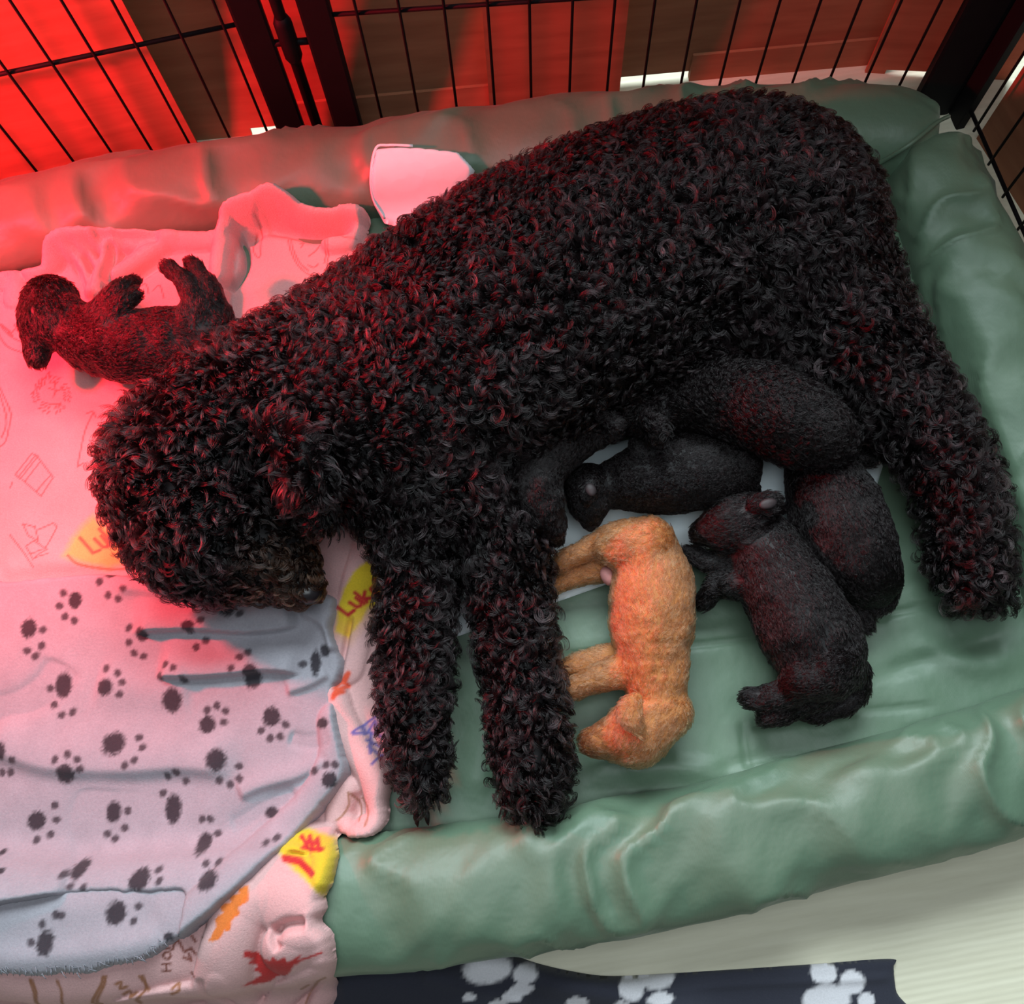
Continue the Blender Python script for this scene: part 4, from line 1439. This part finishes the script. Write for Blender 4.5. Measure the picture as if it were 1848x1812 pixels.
# over-locked thread along the lower edge
m = MB()
edgeP = onl([(-40, 1764), (0, 1760), (60, 1762), (110, 1757), (150, 1758), (190, 1744), (235, 1736), (268, 1725), (300, 1702)], 46, off=0.026)
for i in range(0, 45):
    p = edgeP[i]
    a = p + np.array([RNG.normal(0, .001), 0.002 + RNG.random() * 0.007, 0.001])
    q = a + np.array([0.003 + RNG.normal(0, .002), -0.001 - RNG.random() * 0.006, -0.0005])
    m.tube([p, (p + a) / 2 + [0.001, 0, 0.003], a, (a + q) / 2 + [0, 0, 0.0015], q], 0.00035, 5)
th_ = m.build('edge_thread', plain('grey_thread', (0.26, 0.27, 0.31), 0.8, 0.2), grey)
tag(th_, None, None, None, 'stuff')

# black fleece on the floor in front of the bed
flat = np.zeros_like(sup)


def black_top(X, Y):
    z = 0.009 + 0.002 * fbm2(X * 9, Y * 9, 91)
    for ln, h, w in (([(835, 1722), (900, 1745), (1000, 1772), (1130, 1795), (1300, 1840)], 0.016, 0.016), ([(600, 1775), (700, 1768), (800, 1790), (900, 1840)], 0.014, 0.022), ([(760, 1745), (860, 1775), (960, 1812)], 0.012, 0.012), ([(1150, 1790), (1350, 1776), (1540, 1768), (1610, 1764)], 0.003, 0.004)):
        P = smooth_line(pts(ln, 0.012), 14)[:, :2]
        d, s, t = line_dist(X, Y, P)
        z = z + h * np.exp(-(d / w) ** 2) * np.clip(np.minimum(t, 1 - t) / 0.1 + 0.2, 0, 1)
    return z


def black_color(X, Y):
    col = np.tile(np.array((0.034, 0.035, 0.050)), (len(X), 1))
    for cx, cy, rx, ry in ((880, 1745, 44, 25), (948, 1756, 22, 16), (942, 1783, 22, 10), (924, 1797, 19, 10), (899, 1811, 16, 9), (1041, 1810, 20, 12), (848, 1797, 12, 7), (1138, 1783, 22, 20), (1186, 1762, 34, 22), (1190, 1801, 25, 10), (1489, 1757, 24, 20), (1541, 1775, 23, 20), (1495, 1805, 44, 24), (1567, 1808, 15, 13), (1120, 1815, 14, 10)):
        c = at(cx, cy, 0.016)
        k = mpp(cx, cy, 0.016)
        r = np.sqrt(((X - c[0]) / (k * rx)) ** 2 + ((Y - c[1]) / (k * ry)) ** 2)
        r = r + 0.06 * noise2(X * 600, Y * 600, 14)
        col = paint(col, np.clip((1.08 - r) / 0.16, 0, 1), (0.66, 0.64, 0.68))
    return col


BO = [(500, 1780), (600, 1752), (700, 1738), (790, 1724), (850, 1710), (905, 1717), (960, 1738), (1030, 1755), (1100, 1764), (1200, 1760), (1330, 1752), (1480, 1742), (1612, 1733), (1617, 1748), (1622, 1790), (1632, 1870), (1200, 1910), (500, 1910)]
bk = cloth('fleece_throw', BO, 0.0028, black_top, black_color, M_BLACKF, edge=0.005, base=lambda X, Y: 0.001 + 0 * X, off=0.010, hm=flat, n=300)
tag(bk, 'black fleece throw with white paw prints, on the floor before the bed', 'blanket')

# disposable white pads
M_PAD, nt_, b_ = new_mat('white_pad')
noise_color(nt_, b_, (0.78, 0.88, 0.93), (0.84, 0.91, 0.95), 14)
b_.inputs['Roughness'].default_value = 0.55
tcp = node(nt_, 'ShaderNodeTexCoord')
vor = node(nt_, 'ShaderNodeTexVoronoi', Scale=70.0)
nt_.links.new(tcp.outputs['Object'], vor.inputs['Vector'])
bump(nt_, b_, vor.outputs['Distance'], 0.25, 0.002)


def pad(name, outline, label, base, zoff, res, hm, dz):
    P = []
    for x, y in outline:
        P.append(on(x, y, zoff, hm)[:2])
    P = np.array(P)
    lo, hi = P.min(0) - 2 * res, P.max(0) + 2 * res
    X, Y = np.meshgrid(np.arange(lo[0], hi[0], res), np.arange(lo[1], hi[1], res), indexing='ij')
    sd_, nx, ny = poly_sd(X, Y, P)
    mask = sd_ < res * 1.5
    X = np.where(sd_ > 0, nx, X)
    Y = np.where(sd_ > 0, ny, Y)
    t = np.clip(-sd_ / 0.004, 0, 1)
    Z = base(X, Y) + 0.001 + dz(X, Y) * np.sqrt(np.clip(1 - (1 - t) ** 2, 0, 1))
    V, Fc, used = grid_mesh(mask, X, Y, Z)
    root = empty(name)
    tag(root, label, 'puppy pad', 'white puppy pads')
    mesh_obj('sheet', V, Fc, M_PAD, root)
    # the plastic border strip, a little proud of the sheet
    return root, P


fp, _ = pad('puppy_pad', [(800, 1157), (1582, 884), (1603, 815), (1560, 700), (1000, 820), (760, 1040)], 'white disposable pad spread under the litter of puppies', cushion_z, 0.004, 0.004, sup, lambda X, Y: 0.0025 + 0.002 * (1 + fbm2(X * 16, Y * 16, 95)))
bpad, PB = pad('puppy_pad', [(677, 264), (700, 260), (745, 261), (826, 269), (856, 300), (800, 420), (692, 396), (672, 360), (667, 316)], 'white disposable pad poking out behind the back of the big dog', lambda X, Y: sample(supb, X, Y) + 0.008, 0.018, 0.003, supb, lambda X, Y: 0.008 + 0.003 * noise2(X * 22, Y * 22, 97))
m = MB()
bp_line = onl([(745, 263), (700, 262), (678, 268), (669, 316), (674, 360), (694, 394)], 24, off=0.014)
m.tube(bp_line, 0.0016, 6)
m.build('border', M_PAD, bpad)
